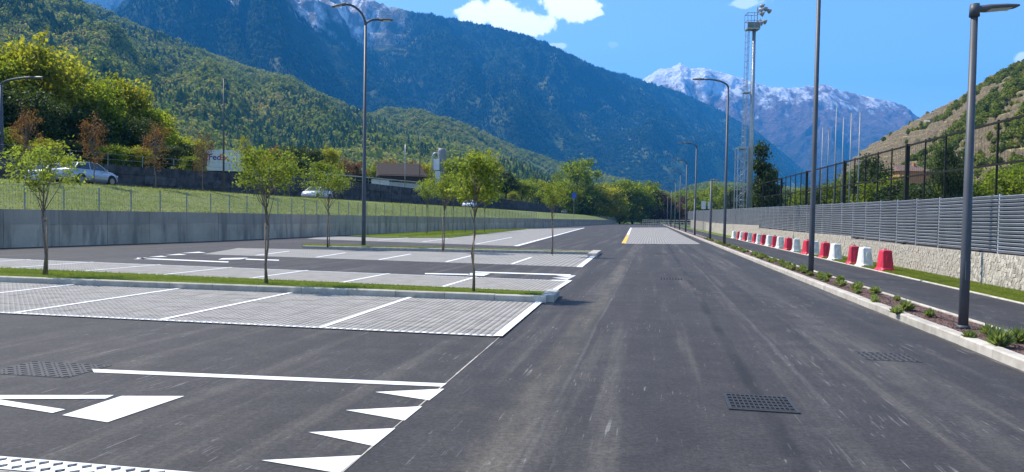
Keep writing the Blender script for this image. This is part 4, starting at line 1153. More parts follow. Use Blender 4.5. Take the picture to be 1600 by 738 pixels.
for i, (px, py, tp, l_) in enumerate(((667, 366.5, 276, 'leftmost slim young tree on the lawn below the concrete wall'), (708, 364.5, 280, 'second slim young tree on the lawn below the concrete wall'), (727, 364, 282, 'third slim young tree on the lawn below the concrete wall'), (757, 362.5, 288, 'fourth slim young tree on the lawn below the concrete wall'))):
    lot_tree(px, py, tp, l_, i, 'young trees on the lawn', .03, False, .8)

# ------------------------------------------------------------------ retaining wall, slope, upper road on the left
def wall_samples(step, y0=-12, y1=300):
    pts = [np.array([wall_x(y), y]) for y in np.linspace(y0, y1, 1400)]
    L = np.concatenate([[0], np.cumsum([np.linalg.norm(b_ - a) for a, b_ in zip(pts[:-1], pts[1:])])])
    s = np.arange(0, L[-1], step); return np.stack([np.interp(s, L, [p[i] for p in pts]) for i in (0, 1)], 1)
def smooth_dirs(S):
    d = np.gradient(S, axis=0)
    for _ in range(6): d = np.concatenate([d[:1], (d[:-2] + d[1:-1] + d[2:]) / 3, d[-1:]])
    return d / np.linalg.norm(d, axis=1, keepdims=True)
WH = 1.66
rw = empty('retaining_wall', label='long grey cast concrete retaining wall behind the car park', cat='wall')
S = wall_samples(2.6); D = smooth_dirs(S); NL = np.stack([-D[:, 1], D[:, 0]], 1)      # to the left = behind
r = np.random.default_rng(31)
for i in range(len(S) - 1):
    a, b_ = S[i], S[i + 1]; d = (b_ - a) / np.linalg.norm(b_ - a); n = np.array([-d[1], d[0]]); g = .012
    a2 = a + d * g; b2_ = b_ - d * g; o_ = r.normal(0, .004)
    for (z0, z1, off) in ((-.02, .985, 0.0), (.993, WH, .006)):
        q = [a2 + n * (o_ + off), b2_ + n * (o_ + off), b2_ + n * .3, a2 + n * .3]
        MB().prism([tuple(v) for v in q], z0, z1).build('panel', M['conc'], rw)
mb = MB()
for i in range(len(S) - 1):
    mb.add([(*(S[i] + NL[i] * .04), 0), (*(S[i + 1] + NL[i + 1] * .04), 0), (*(S[i + 1] + NL[i + 1] * .04), WH - .01), (*(S[i] + NL[i] * .04), WH - .01)], [(0, 1, 2, 3)])
mb.build('core', M['conc'], rw)
# railing
rail = empty('wire_railing', label='thin wire mesh railing on top of the concrete wall', cat='railing')
S2 = wall_samples(1.9, 4); D2 = smooth_dirs(S2); N2 = np.stack([-D2[:, 1], D2[:, 0]], 1)
pm = MB().box((0, 0, .56), (.05, .05, 1.12)).mesh('post', M['wire'])
for i in range(len(S2)):
    q = S2[i] + N2[i] * .2; o = bpy.data.objects.new('post', pm); link(o, rail); o.location = (*q, WH); o.rotation_euler = (0, 0, math.atan2(D2[i][1], D2[i][0]))
    if i + 1 < len(S2) and S2[i][1] < 130:
        q2 = S2[i + 1] + N2[i + 1] * .2; mb = MB()
        for z in (.06, .3, .55, .8, 1.05): mb.bar((*q, WH + z), (*q2, WH + z), .008)
        for k in range(1, 14):
            t = k / 14; p = q * (1 - t) + q2 * t; mb.bar((*p, WH + .04), (*p, WH + 1.08), .007)
        mb.build('mesh_panel', M['wire'], rail)
# slope, upper road and its terrace: cross-section swept along the wall
S3 = wall_samples(4.0, -12, 322); D3 = smooth_dirs(S3); N3 = np.stack([-D3[:, 1], D3[:, 0]], 1)
def sweep(name, prof, mat, wob=0.0, seed=0, kind='structure', lift=False):
    V = []; nn = len(prof)
    for i in range(len(S3)):
        for (off, z) in prof:
            p = S3[i] + N3[i] * off
            if lift: z = z - TZ + tz(p[1])
            V.append((*p, z + wob * fbm(np.array([p[0] / 6.]), np.array([p[1] / 6.]), 3, seed)[0] * (0.3 < off < 9.0)))
    F = [(i * nn + j, (i + 1) * nn + j, (i + 1) * nn + j + 1, i * nn + j + 1) for i in range(len(S3) - 1) for j in range(nn - 1)]
    return tag(obj_np(name, V, [(a, d_, c_, b_) for (a, b_, c_, d_) in F], mat, smooth=False), kind=kind)
UZ = 3.30
slope_prof = [(.28, WH - .03), (.9, WH + .02), (2.5, WH + .38), (4.5, WH + .86), (6.5, WH + 1.28), (8.3, WH + 1.56), (9.6, UZ + .03)]
sweep('grass_slope', slope_prof, M['slope'], .12, 3)
sweep('upper_road', [(9.58, UZ), (18.0, UZ)], M['lot'])
TZ = 6.2
def tz(Y): return float(np.interp(Y, [42, 95], [4.85, 6.2]))          # the terrace climbs away from the camera
sweep('upper_terrace', [(18.5, TZ - .1), (30, TZ + .3), (70, TZ + 1.5), (140, TZ + 3)], M['slope'], 0, 4, lift=True)
# blades on the slope
n = 60000; r = np.random.default_rng(41); u = r.random(n) ** 1.5 * (len(S3) * .45); i0 = u.astype(int); fr_ = (u - i0)[:, None]
off = r.uniform(.35, 9.5, n); cen = S3[i0] * (1 - fr_) + S3[i0 + 1] * fr_ + (N3[i0] * (1 - fr_) + N3[i0 + 1] * fr_) * off[:, None]
zz = np.interp(off, *zip(*slope_prof))
blades('slope_grass', np.concatenate([cen, zz[:, None]], 1), .11, .02, M['tuft_dry'], 'meadow grass on the slope above the concrete wall', seed=5)
# old masonry wall along the upper road
mw = empty('old_masonry_wall', label='dark old masonry wall behind the upper road', cat='wall')
for i in range(len(S3) - 1):
    a, b_ = S3[i] + N3[i] * 18.1, S3[i + 1] + N3[i + 1] * 18.1
    d = (b_ - a) / np.linalg.norm(b_ - a); n_ = np.array([-d[1], d[0]])
    wt_ = tz(a[1]) + .15; h3 = (wt_ - UZ) / 3
    for k, (z0, z1) in enumerate(((UZ - .1, UZ + h3), (UZ + h3 + .02, UZ + 2 * h3), (UZ + 2 * h3 + .02, wt_))):
        o_ = r.normal(0, .03)
        MB().prism([tuple(v) for v in (a + d * .02 + n_ * o_, b_ - d * .02 + n_ * o_, b_ + n_ * .5, a + n_ * .5)], z0, z1).build('masonry_block', M['moss_wall'], mw)
gr = empty('wire_railing', label='two-wire railing along the top of the old masonry wall', cat='railing')
mb = MB()
for i in range(0, len(S3) - 1):
    a, b_ = S3[i] + N3[i] * 18.25, S3[i + 1] + N3[i + 1] * 18.25
    t0_, t1_ = tz(a[1]), tz(b_[1]); MB().bar((*a, t0_), (*a, t0_ + 1.05), .04).build('post', M['galv'], gr)
    if i % 1 == 0:
        w_ = MB()
        for z in (.55, 1.0): w_.bar((*a, t0_ + z), (*b_, t1_ + z), .022)
        w_.build('rail', M['galv'], gr)

# ------------------------------------------------------------------ background: trees, vehicles, buildings, masts
def proj(p):
    v = np.asarray(p, float) - np.array([0, 0, EYE]); d = v @ FWD
    return 800 + FPX * (v @ RGT) / d, CY - FPX * (v @ UPV) / d
S4 = wall_samples(.5, -5, 320); D4 = smooth_dirs(S4); N4 = np.stack([-D4[:, 1], D4[:, 0]], 1)
def UP(px, off, z):
    """point on the line parallel to the wall at that offset which lies in picture column px, and its heading"""
    Q = S4 + N4 * off; ok = Q[:, 1] > 8
    X = np.array([proj((*q, z))[0] if o else 1e9 for q, o in zip(Q, ok)]); i = int(np.argmin(np.abs(X - px)))
    return Q[i], math.atan2(D4[i][1], D4[i][0])

BROAD = []
for s in range(4):
    cm, C = crown_mesh('crown', 60 + s, 8200, 85, .38, .42, .56, .019, M['green'], .24, .35)
    BROAD.append((cm, trunk_mesh('trunk', 60 + s, .62, .6, C, .022, M['bark_dark'], 14, .012, .8)))
SPARSE = []
for s in range(3):
    cm, C = crown_mesh('crown', 80 + s, 1700, 50, .30, .36, .62, .014, M['orangeleaf'], .22, .25)
    SPARSE.append((cm, trunk_mesh('trunk', 80 + s, .8, .6, C, .014, M['bark'], 34, .008, .95)))
CONI = []
for s in range(2):
    cm, C = crown_mesh('crown', 90 + s, 6500, 90, .30, .50, .52, .017, M['darkleaf'], .22, .2, .7, .75)
    CONI.append((cm, trunk_mesh('trunk', 90 + s, .9, .6, C, .02, M['bark_dark'], 10, .004, .8)))
HEDGE = []
for s in range(3):
    cm, C = crown_mesh('crown', 70 + s, 8200, 90, .40, .50, .50, .019, M['green'], .24, .35)
    HEDGE.append((cm, trunk_mesh('trunk', 70 + s, .62, .6, C, .016, M['bark_dark'], 14, .012, .8)))
def tree(kind, px, Y, top, mat, lab, grp, zb, wk=1.0, name='tree'):
    x = AX(px, Y); H = A(px, top, Y)[2] - zb
    o = empty(name, (x, Y, zb), px * .37, lab, 'tree', grp)
    k = int(abs(px)) % len(kind); o.scale = (H * wk, H * wk, H)
    link(bpy.data.objects.new('trunk', kind[k][1]), o)
    c = bpy.data.objects.new('crown', kind[k][0]); link(c, o); c.material_slots[0].link = 'OBJECT'; c.material_slots[0].material = M[mat]
    return o
ORD = ['first', 'second', 'third', 'fourth', 'fifth', 'sixth', 'seventh', 'eighth', 'ninth', 'tenth', 'eleventh', 'twelfth', 'thirteenth', 'fourteenth', 'fifteenth', 'sixteenth', 'seventeenth', 'eighteenth', 'nineteenth', 'twentieth', 'twenty-first', 'twenty-second', 'twenty-third', 'twenty-fourth', 'twenty-fifth', 'twenty-sixth']
big = [(-75, 62, 60, 'green', .95), (0, 64, 78, 'green', .9), (60, 66, 48, 'yellowgreen', .85), (30, 74, 88, 'green', .9), (118, 72, 108, 'green', .85), (95, 82, 100, 'green', 1.0), (188, 78, 112, 'yellowgreen', .85), (158, 84, 142, 'green', 1.0), (228, 86, 160, 'green', 1.0), (262, 92, 196, 'green', 1.1), (295, 100, 212, 'yellowgreen', 1.1),
       (145, 70, 125, 'green', .95), (210, 80, 138, 'green', .95), (75, 72, 80, 'green', .9), (245, 84, 182, 'yellowgreen', 1.1), (-20, 58, 120, 'darkleaf', 1.1), (50, 60, 140, 'darkleaf', 1.1), (130, 66, 165, 'darkleaf', 1.2), (195, 72, 175, 'darkleaf', 1.2),
       (20, 60, 170, 'darkleaf', 1.1), (90, 64, 185, 'darkleaf', 1.2), (165, 70, 190, 'darkleaf', 1.2), (225, 76, 205, 'darkleaf', 1.2), (280, 86, 218, 'darkleaf', 1.2)]
cn = {'green': 'fresh green', 'yellowgreen': 'yellow-green', 'darkleaf': 'dark-leaved', 'orangeleaf': 'copper-leaved', 'brownleaf': 'brownish budding'}  # dark-leaved crowns simply carry a darker leaf colour
for i, (px, Y, tp, mt, wk) in enumerate(sorted(big)):
    tree(BROAD, px, Y, tp, mt, f'{cn[mt]} tree of the wood behind the old wall, {ORD[i]} from the edge', 'wood behind the old wall', tz(Y) + .1, wk)
cop = [(42, 160, 'orangeleaf', 9.4), (147, 172, 'orangeleaf', 9.3), (243, 182, 'orangeleaf', 9.3), (317, 206, 'brownleaf', 9.3), (385, 206, 'yellowgreen', 9.3), (452, 240, 'yellowgreen', 9.3)]
for i, (px, tp, mt, off) in enumerate(cop):
    q, _ = UP(px, off, UZ)
    tree(SPARSE, px, q[1], tp, mt, f'slim {cn[mt]} street tree above the grass slope, {ORD[i]} from the edge', 'street trees along the upper road', UZ, .62, 'street_tree')
mid = [(392, 125, 226, 'green', 1.0, BROAD), (412, 120, 236, 'yellowgreen', 1.1, BROAD), (432, 118, 226, 'orangeleaf', .9, BROAD), (455, 112, 224, 'darkleaf', 1.0, BROAD), (480, 116, 226, 'darkleaf', 1.1, BROAD), (512, 124, 226, 'yellowgreen', .9, BROAD), (545, 150, 248, 'brownleaf', 1.2, BROAD), (585, 165, 258, 'green', 1.2, BROAD),
       (608, 175, 248, 'orangeleaf', 1.2, BROAD), (640, 150, 250, 'brownleaf', 1.2, BROAD), (672, 160, 252, 'yellowgreen', 1.0, BROAD), (708, 165, 246, 'green', 1.1, BROAD), (735, 172, 254, 'green', 1.2, BROAD), (762, 178, 250, 'yellowgreen', 1.0, BROAD), (790, 182, 268, 'darkleaf', 1.3, BROAD), (815, 190, 280, 'green', 1.3, BROAD)]
for i, (px, Y, tp, mt, wk, kd) in enumerate(mid):
    tree(kd, px, Y, tp, mt, f'{cn[mt]} tree in the line beyond the upper road, {ORD[i]} from the white trailer', 'trees beyond the upper road', tz(Y) + .3, wk)
far = [(770, 240, 286, 'green', 1.2), (800, 255, 284, 'yellowgreen', 1.2), (828, 265, 280, 'green', 1.1), (852, 270, 285, 'yellowgreen', 1.2), (878, 280, 282, 'green', 1.0), (902, 290, 248, 'green', .95), (925, 290, 286, 'yellowgreen', 1.3), (948, 300, 288, 'yellowgreen', 1.3), (968, 310, 282, 'green', 1.2), (988, 320, 277, 'green', 1.2), (1008, 330, 286, 'green', 1.2), (1028, 330, 298, 'brownleaf', 1.2),
       (1048, 340, 296, 'green', 1.3), (1066, 330, 294, 'green', 1.2), (1084, 320, 300, 'brownleaf', 1.2), (1102, 310, 292, 'green', 1.2), (1122, 300, 290, 'green', 1.2), (1142, 290, 294, 'green', 1.2), (1160, 270, 292, 'darkleaf', 1.2), (1205, 240, 296, 'green', 1.2), (1235, 230, 298, 'darkleaf', 1.2), (1262, 220, 292, 'green', 1.2)]
for i, (px, Y, tp, mt, wk) in enumerate(far):
    tree(HEDGE, px, Y, tp, mt, f'{cn[mt]} tree in the far row at the road end, {ORD[i]} of the row', 'trees at the end of the road', 0.0, wk)
rt = [(1186, 100, 222, 'darkleaf', .75, CONI), (1203, 112, 258, 'darkleaf', .9, CONI), (1300, 120, 282, 'darkleaf', 1.3, BROAD), (1330, 110, 272, 'green', 1.2, BROAD), (1358, 95, 240, 'darkleaf', .7, BROAD), (1385, 90, 276, 'green', 1.2, BROAD), (1412, 84, 280, 'darkleaf', 1.4, BROAD), (1448, 78, 282, 'darkleaf', 1.4, BROAD), (1478, 70, 222, 'darkleaf', .5, BROAD),
      (1505, 72, 276, 'green', 1.2, BROAD), (1535, 76, 284, 'darkleaf', 1.4, BROAD), (1562, 74, 262, 'green', 1.1, BROAD), (1592, 66, 252, 'green', 1.0, BROAD), (1640, 60, 240, 'green', .8, BROAD)]
for i, (px, Y, tp, mt, wk, kd) in enumerate(rt):
    tree(kd, px, Y, tp, mt, f"{cn[mt]} {'conifer' if kd is CONI else 'tree'} behind the tall dark fence, {ORD[i]} from the floodlight mast", 'trees behind the tall fence', 0.0, wk)
# undergrowth on the terrace edge
r = np.random.default_rng(77)
for i, px in enumerate((-40, 10, 70, 120, 175, 215, 260, 300, 420, 465, 500, 690, 720, 760, 800, 840)):
    q, _ = UP(px, 20.5, TZ)
    o = tree(BROAD, px, q[1], proj((q[0], q[1], tz(q[1]) + r.uniform(1.6, 3.0)))[1], ('darkleaf', 'green', 'yellowgreen')[i % 3], f'{cn[("darkleaf", "green", "yellowgreen")[i % 3]]} bush overhanging the old masonry wall, {ORD[i]} from the edge', 'bushes over the old wall', tz(q[1]) - .2, 1.5, 'bush'); o['category'] = 'bush'

# ---- vehicles
def loft(st, close=True):
    n = len(st[0]); vv = [p for s in st for p in s]; ff = []
    for i in range(len(st) - 1):
        for j in range(n): ff.append((i * n + j, i * n + (j + 1) % n, (i + 1) * n + (j + 1) % n, (i + 1) * n + j))
    ff += [tuple(range(n - 1, -1, -1)), tuple(range((len(st) - 1) * n, len(st) * n))]
    return MB().add(vv, ff)
def car(px, off, paint, lab, flip=False, hatch=False, z=UZ, pos=None):
    q, a = UP(px, off, z) if pos is None else pos
    o = empty('car', (q[0], q[1], z), a + (math.pi if flip else 0), lab, 'car', 'cars on the upper road')
    body = [(-2.1, .66, .48, .78), (-2.04, .78, .32, .93), (-1.5, .86, .24, .99), (0, .885, .22, .97), (.9, .88, .22, .94), (1.55, .85, .24, .85), (1.95, .76, .28, .72), (2.1, .58, .40, .60)]
    st = [[(x, -w, lo), (x, w, lo), (x, w * 1.02, lo + (hi - lo) * .45), (x, w * .96, hi - .03), (x, w * .85, hi + .02), (x, -w * .85, hi + .02), (x, -w * .96, hi - .03), (x, -w * 1.02, lo + (hi - lo) * .45)] for (x, w, lo, hi) in body]
    loft(st).build('body', paint, o, True)
    tail = -2.02 if hatch else -1.72
    gh = [(tail, .72, .96, .985), (tail + .42, .74, .96, 1.36), (-.5, .75, .96, 1.45), (.25, .75, .95, 1.42), (1.12, .74, .90, .95)]
    st = [[(x, -w, lo), (x, w, lo), (x, w * (1 - .28 * (hi - lo)), hi), (x, -w * (1 - .28 * (hi - lo)), hi)] for (x, w, lo, hi) in gh]
    loft(st).build('window_glass', M['glass'], o)
    st = [[(x, -w, z0), (x, w, z0), (x, w * .9, z0 + .03), (x, -w * .9, z0 + .03)] for (x, w, z0) in ((tail + .36, .63, 1.345), (-.5, .65, 1.44), (.28, .65, 1.41))]
    loft(st).build('roof', paint, o)
    for s in (-1, 1):
        for (x0, z0, x1, z1) in ((1.10, .95, .27, 1.42), (-.42, .96, -.45, 1.45), (tail + .05, .98, tail + .42, 1.37)):
            MB().bar((x0, s * .745, z0), (x1, s * .655, z1), .06).build('pillar', paint, o)
        for x in (-1.28, 1.30):
            MB().tube([(x, s * .80, .33), (x, s * .893, .33)], .385, 20).build('wheel_arch', M['black'], o)
            t = MB().tube([(x, s * .70, .31), (x, s * .905, .31)], .31, 20).build('tyre', M['tyre'], o)
            MB().tube([(x, s * .86, .31), (x, s * .915, .31)], .20, 12).build('rim', M['rim'], t)
        MB().box((1.93, s * .58, .66), (.2, .3, .12), s * -.35).build('headlight', M['lens'], o)
        MB().box((-2.03, s * .62, .80), (.1, .26, .14)).build('tail_light', M['tail'], o)
        MB().box((.72, s * .95, .98), (.12, .16, .12)).build('wing_mirror', paint, o)
    return o
M['p_silver'] = simple('silver_blue_paint', (.42, .47, .53), (.39, .44, .5), 2, .25, metallic=.35, spec=.6)
M['p_white'] = simple('white_car_paint', (.78, .78, .77), (.74, .74, .73), 2, .25, spec=.6)
M['p_dark'] = simple('grey_car_paint', (.16, .17, .19), (.14, .15, .17), 2, .25, spec=.6)
car(136, 10.9, M['p_silver'], 'silver-blue car on the upper road beside the leafy young tree')
car(90, 14.2, M['p_white'], 'white car on the upper road behind the silver-blue one', hatch=True)
car(496, 12.2, M['p_white'], 'white car on the upper road left of the two-armed lamp post', hatch=True, flip=True)
car(733, 12.0, M['p_white'], 'white car on the upper road behind the young tree nearest the road', hatch=True, flip=True)
car(882, 13.0, M['p_dark'], 'dark car on the upper road far along, ahead of a white one', hatch=True)
car(920, 13.0, M['p_white'], 'small white car farthest along the upper road', hatch=True)

def slabbox(name, x0, x1, y0, y1, z0, z1, mat, parent):
    return MB().box(((x0 + x1) / 2, (y0 + y1) / 2, (z0 + z1) / 2), (x1 - x0, y1 - y0, z1 - z0)).build(name, mat, parent)
# white trailer with lettering
pt = A(351, 244, 96)
tr = empty('white_trailer', (pt[0], 96, TZ + .6), .30, 'white box trailer with purple and orange lettering behind the old wall', 'trailer')
slabbox('box_body', -2.1, 2.1, 0, 2.4, .35, 3.05, M['shed_white'], tr); slabbox('chassis', -2.0, 2.0, .2, 2.2, .12, .35, M['dark'], tr)
for x in (-1.2, 1.2): MB().tube([(x, .1, .2), (x, .5, .2)], .4, 16).build('wheel', M['tyre'], tr)
for (txt, x, mt) in (('Fed', -1.95, 'purple'), ('Ex', -.62, 'orange')):
    cu = bpy.data.curves.new('lettering', 'FONT'); cu.body = txt; cu.size = 1.05; cu.extrude = .006; cu.offset = .018
    ob = bpy.data.objects.new('lettering', cu); dg = bpy.context.evaluated_depsgraph_get()
    link(ob); me = bpy.data.meshes.new_from_object(ob); bpy.data.objects.remove(ob); bpy.data.curves.remove(cu)
    me.materials.clear(); me.materials.append(M[mt]); l_ = bpy.data.objects.new('lettering', me); link(l_, tr); l_.location = (x, -.015, 1.75); l_.rotation_euler = (math.pi / 2, 0, 0)

# long open shed and brown barn
a = A(519, 273, 112); b_ = A(659, 282, 134); dv = (b_ - a)[:2]; L = np.linalg.norm(dv); an = math.atan2(dv[1], dv[0])
sh = empty('open_shed', (a[0], a[1], TZ + .4), an, 'long open shed with a thin pale roof behind the old wall', 'shed')
hR = a[2] - TZ - .4
slabbox('roof', -.3, L + .3, -.4, 7, hR - .02, hR + .09, M['plaster'], sh)
slabbox('back_wall', 0, L, 6.5, 6.7, 0, hR - .1, M['wood_brown'], sh)
slabbox('front_panel', L * .40, L * .60, .05, .2, 0, hR - .1, M['shed_white'], sh)
for i in range(9): slabbox('post', L * i / 8 - .1, L * i / 8 + .1, 0.21, .4, 0, hR - .07, M['dark'], sh)
slabbox('low_wall', L * .605, L, .1, .3, 0, .9, M['plaster'], sh)
c = A(628, 268, 140)
bn = empty('brown_barn', (c[0], 140, TZ + .5), .25, 'dark brown barn with a steep gable roof behind the shed', 'barn')
zt = A(640, 254, 140)[2] - TZ - .5
slabbox('wall', -4.2, 4.2, 0, 7, 0, zt * .55, M['wood_brown'], bn)
MB().add([(-4.4, -.3, zt * .5), (4.9, -.3, zt * .5), (3.4, 3.5, zt), (-4.4, 3.5, zt), (-4.4, 7.3, zt * .5), (4.9, 7.3, zt * .5)], [(0, 1, 2, 3), (3, 2, 5, 4), (1, 5, 2), (0, 3, 4)]).build('roof', M['wood_brown'], bn)
slabbox('door', -1, 1, -.08, 0, 0, zt * .4, M['dark'], bn)
# silo with feed pipe
Y = 150; c = A(690, 260, Y); zt = A(690, 232, Y)[2]
M['silo'] = simple('silo_grey', (.22, .235, .23), (.15, .16, .16), .8, .6)
si = empty('silo', (c[0], Y, TZ), 0, 'tall grey cylindrical silo with a bent pipe and a pale cabin', 'silo')
h = zt - TZ
MB().tube([(0, 0, 0), (0, 0, h * .93), (0, 0, h)], [.85, .85, .65], 20).build('drum', M['silo'], si, True)
MB().tube([(0, 0, h * .66), (0, 0, h * .70)], .9, 20).build('band', M['galv'], si, True)
slabbox('cabin', -1.5, -.35, -1.15, -.2, h * .52, h * .76, M['shed_white'], si)
slabbox('lower_cladding', -1.2, -.2, -1.2, -.6, 0, h * .5, M['shed_white'], si)
pp = [(-1.9, 0, 0), (-1.9, 0, h * .8)] + [(-1.9 + .75 * (1 - math.cos(t)), 0, h * .8 + .9 * math.sin(t)) for t in np.linspace(.3, math.pi, 8)]
MB().tube(pp, .16, 8).build('feed_pipe', M['galv'], si, True)
# slim poles on the upper road side
for (px, tp, off, lab) in ((350, 124, 9.5, 'slim dark pole at the top of the grass slope beside the white trailer'), (633, 226, 19, 'pale slim pole in front of the brown barn'), (655, 208, 19, 'thin dark pole beside the brown barn'), (566, 262, 19, 'short pale pole behind the two-armed lamp post')):
    q, _ = UP(px, off, TZ); zb = UZ if off < 18 else tz(q[1]); H = A(px, tp, q[1])[2] - zb
    o = empty('slim_pole', (*q, zb), 0, lab, 'pole', 'slim poles'); MB().tube([(0, 0, 0), (0, 0, H)], [.09, .055], 8).build('shaft', M['galv'] if 'pale' in lab else M['steel'], o, True)
    MB().tube([(0, 0, H), (0, 0, H + .1)], [.06, .02], 8).build('cap', M['galv'], o)
q, an = UP(-2, 19.5, TZ); H = A(0, 122, q[1])[2] - tz(q[1])
lamp(q[0], q[1], tz(q[1]), H - .5, 'pale lamp post at the picture edge with a long arm before the wood', [(-.15, 2.6, .5, .0)], .16, .09, 'upper road lamps')

# ---- stadium floodlight mast
Y = 92; x = AX(1170.5, Y); zt = A(1175, 46, Y)[2]
ms = empty('floodlight_mast', (x, Y, 0), 0, 'tall grey floodlight mast with ladder and platform behind the slatted fence', 'mast')
MB().tube([(0, 0, 0), (0, 0, zt * .5), (0, 0, zt)], [.34, .28, .21], 16).build('pole', M['galv'], ms, True)
pf = slabbox('platform', -1.0, .55, -.6, .6, zt - .1, zt + .05, M['galv'], ms)
slabbox('platform_skirt', -1.0, .55, -.62, -.605, zt + .05, zt + .75, M['silo'], ms)
hr = MB()
for xx in (-1.0, -.2, .55):
    for yy in (-.6, .6): hr.bar((xx, yy, zt), (xx, yy, zt + 1.9 if xx < 0 else zt + 1.2), .06)
for z in (.95, 1.85): hr.bar((-1.0, -.6, zt + z), (.55, -.6, zt + z), .06); hr.bar((-1.0, .6, zt + z), (.55, .6, zt + z), .06); hr.bar((-1.0, -.6, zt + z), (-1.0, .6, zt + z), .06)
hr.build('handrail', M['galv'], ms)
MB().tube([(.35, 0, zt), (.35, 0, zt + 2.7)], .07, 8).build('lamp_stem', M['galv'], ms)
M['flood'] = simple('floodlight_grey', (.30, .31, .31), (.2, .21, .21), 3, .4)
for (dx, dz, dy) in ((.7, .7, -.4), (1.2, .95, -.1), (.75, 1.05, .4), (.65, 2.3, -.4), (1.25, 2.55, 0), (1.75, 2.35, .1), (.95, 2.95, .2), (1.0, 2.0, .3)):
    f = empty('floodlight', (dx, dy, zt + dz)); f.parent = ms
    bpy.data.objects.remove(f)
    fl = MB().tube([(-.28, 0, .05), (-.1, 0, .02), (.12, 0, -.06), (.22, 0, -.10)], [.08, .2, .3, .31], 10).bar((-.2, 0, 0), (.35 - dx, -dy, -.25), .05).build('floodlight', M['flood'], ms, True); fl.location = (dx, dy, zt + dz); fl.rotation_euler = (0, 0, -.6 + dx * .5)
    MB().tube([(.221, 0, -.10), (.235, 0, -.106)], .27, 10).build('lens', M['lens'], fl)
ld = MB()
for s in (-.22, .22): ld.bar((-.85, s, .5), (-.62, s, zt), .05)
for i in range(70):
    t = i / 70; z = .5 + (zt - .5) * t; ld.bar((-.85 + .23 * t, -.22, z), (-.85 + .23 * t, .22, z), .035)
ld.build('ladder', M['galv'], ms)
cg = MB()
for i in range(30):
    t = (i + 2) / 32; z = .5 + (zt - .5) * t; xx = -.85 + .23 * t
    pts = [(xx - .42 * math.sin(u), -.36 * math.cos(u), z) for u in np.linspace(0, math.pi, 7)]; cg.tube(pts, .022, 4)
for u in (.6, 1.57, 2.5): cg.bar((-.87 - .42 * math.sin(u), -.36 * math.cos(u), 2), (-.64 - .42 * math.sin(u), -.36 * math.cos(u), zt), .03)
cg.build('ladder_cage', M['galv'], ms)
sc_ = MB(); zs = A(1158, 232, Y)[2]
for xx in (-1.75, -.55):
    for yy in (-.55, .55): sc_.bar((xx, yy, 0), (xx, yy, zs), .09)
for i in range(9):
    z = zs * i / 8.2 + .4
    for yy in (-.55, .55):
        sc_.bar((-1.75, yy, z), (-.55, yy, z), .06)
        if i < 8: sc_.bar((-1.75 if i % 2 else -.55, yy, z), (-.55 if i % 2 else -1.75, yy, z + zs / 8.2), .05)
sc_.build('stair_frame', M['galv'], ms)
slabbox('landing', -1.8, -.5, -.6, .6, zs - .08, zs, M['galv'], ms)
slabbox('mid_landing', -1.2, -.35, -.4, .4, zt * .69, zt * .69 + .1, M['flood'], ms)
# pale net poles
for i, (px, tp) in enumerate(((1272, 207), (1281.5, 199), (1291, 200), (1302, 167), (1313.5, 184), (1325.5, 177), (1339, 175))):
    Y = 96 - i * 4; x = AX(px, Y); H = A(px + 3, tp, Y)[2]
    o = empty('net_pole', (x, Y, 0), 0, f'pale slim net pole behind the tall fence, {ORD[i]} from the mast', 'pole', 'pale net poles')
    MB().tube([(0, 0, 0), (0, 0, H)], [.07, .05], 8).build('shaft', M['flood'], o, True); MB().tube([(0, 0, H), (0, 0, H + .06)], [.06, .06], 8).build('cap', M['galv'], o)
# houses under the terraces
def house(px, Y, wd, dp, zt, lab, wallm, rz=.2):
    x = AX(px, Y); o = empty('house', (x, Y, 0), rz, lab, 'house')
    slabbox('wall', -wd / 2, wd / 2, 0, dp, 0, zt, wallm, o)
    rf = MB().add([(-wd / 2 - .5, -.5, zt + .01), (wd / 2 + .5, -.5, zt + .01), (wd / 2 + .5, dp + .5, zt + .01), (-wd / 2 - .5, dp + .5, zt + .01), (-wd / 2 + 1.5, dp / 2, zt + 1.8), (wd / 2 - 1.5, dp / 2, zt + 1.8)], [(0, 1, 5, 4), (1, 2, 5), (2, 3, 4, 5), (3, 0, 4), (0, 3, 2, 1)]).build('roof', M['tiles'], o)
    MB().box((wd * .2, dp * .4, zt + 1.6), (.6, .6, 1.2)).build('chimney', wallm, rf)
    nf = max(2, int(zt / 3))
    for f_ in range(nf):
        for k in range(4):
            w_ = slabbox('window', -wd / 2 + wd * (k + .5) / 4 - .5, -wd / 2 + wd * (k + .5) / 4 + .5, -.03, .02, f_ * 3 + 1, f_ * 3 + 2.3, M['glass'], o)
            slabbox('sill', -wd / 2 + wd * (k + .5) / 4 - .6, -wd / 2 + wd * (k + .5) / 4 + .6, -.12, -.031, f_ * 3 + .9, f_ * 3 + 1, M['plaster'], w_)
zt = A(1430, 268, 175)[2]
house(1430, 175, 9, 8, zt, 'orange house under the terraced hillside behind the tall fence', M['orange_wall'])
house(1590, 140, 12, 9, A(1590, 292, 140)[2], 'pale house behind the tall fence at the picture edge', M['plaster'])
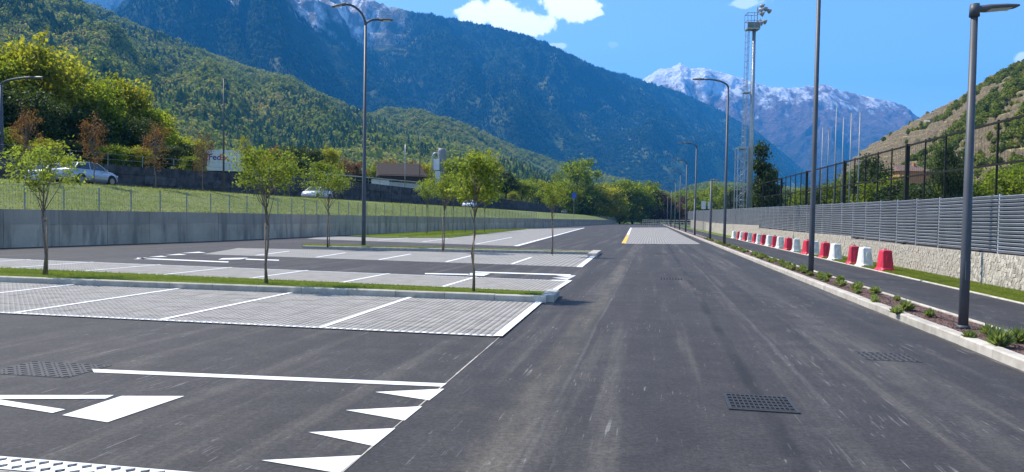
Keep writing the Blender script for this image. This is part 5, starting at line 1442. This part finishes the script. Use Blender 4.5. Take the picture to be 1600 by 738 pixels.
# ruin on the hillside
hp = g3.reshape(-1, 3); pp = [proj(p) if p[1] > 50 else (1e9, 1e9) for p in hp[::3]]
k = int(np.argmin([(u - 1462) ** 2 + (v - 196) ** 2 for u, v in pp])); c = hp[::3][k]
ru = empty('stone_hut', (c[0], c[1], c[2] - .5), .3, 'small ruined stone hut on the terraced hillside', 'hut')
slabbox('wall', -4, 4, 0, 4, 0, 3.6, M['stone'], ru); MB().add([(-4.4, -.4, 3.55), (4.4, -.4, 3.55), (4.4, 4.4, 4.6), (-4.4, 4.4, 4.6)], [(0, 1, 2, 3)]).build('roof', M['tiles'], ru)
slabbox('door', -.6, .6, -.05, 0, 0, 2, M['dark'], ru)

# ---- signs, rails and posts at the end of the road
def sign(px, py, Y, wd, hg, mat, lab, zb=0.0):
    c = A(px, py, Y); o = empty('road_sign', (c[0], Y, zb), 0, lab, 'sign', 'road signs')
    MB().tube([(0, .03, 0), (0, .03, c[2] - zb + hg / 2)], .04, 8).build('post', M['galv'], o); MB().box((0, 0, c[2] - zb), (wd, .03, hg)).build('board', mat, o)
sign(897, 306, 175, 1.0, 1.3, M['blue_sign'], 'small blue road sign before the far trees')
sign(1099.5, 320.5, 110, .62, 1.2, M['shed_white'], 'white sign board, left one of the pair beyond the fence')
sign(1109.5, 321, 110, .62, 1.1, M['shed_white'], 'white sign board, right one of the pair beyond the fence')
p = KP(86, .62); o = empty('marker_post', (p[0], p[1], .1), 0, 'thin pale marker post in the kerbside bed', 'post'); MB().tube([(0, 0, 0), (0, 0, 4.0)], .06, 8).build('shaft', M['shed_white'], o); MB().tube([(0, 0, 4.0), (0, 0, 4.1)], [.08, .05], 8).build('cap', M['galv'], o)
wf = empty('white_rail_fence', label='pale grey rail fence curving at the far end of the road', cat='fence')
P0 = A(1004, 336, 250); P1 = A(1045, 339, 205); P2 = A(1096, 343, 160); cv = [P0 * (1 - t) ** 2 + 2 * P1 * t * (1 - t) + P2 * t * t for t in np.linspace(0, 1, 22)]
for i, q in enumerate(cv):
    MB().bar((q[0], q[1], 0), (q[0], q[1], 2.0), .09).build('post', M['galv'], wf)
    if i:
        for z in (.7, 1.25, 1.8): MB().bar((*cv[i - 1][:2], z), (q[0], q[1], z), .12).build('rail', M['galv'], wf)
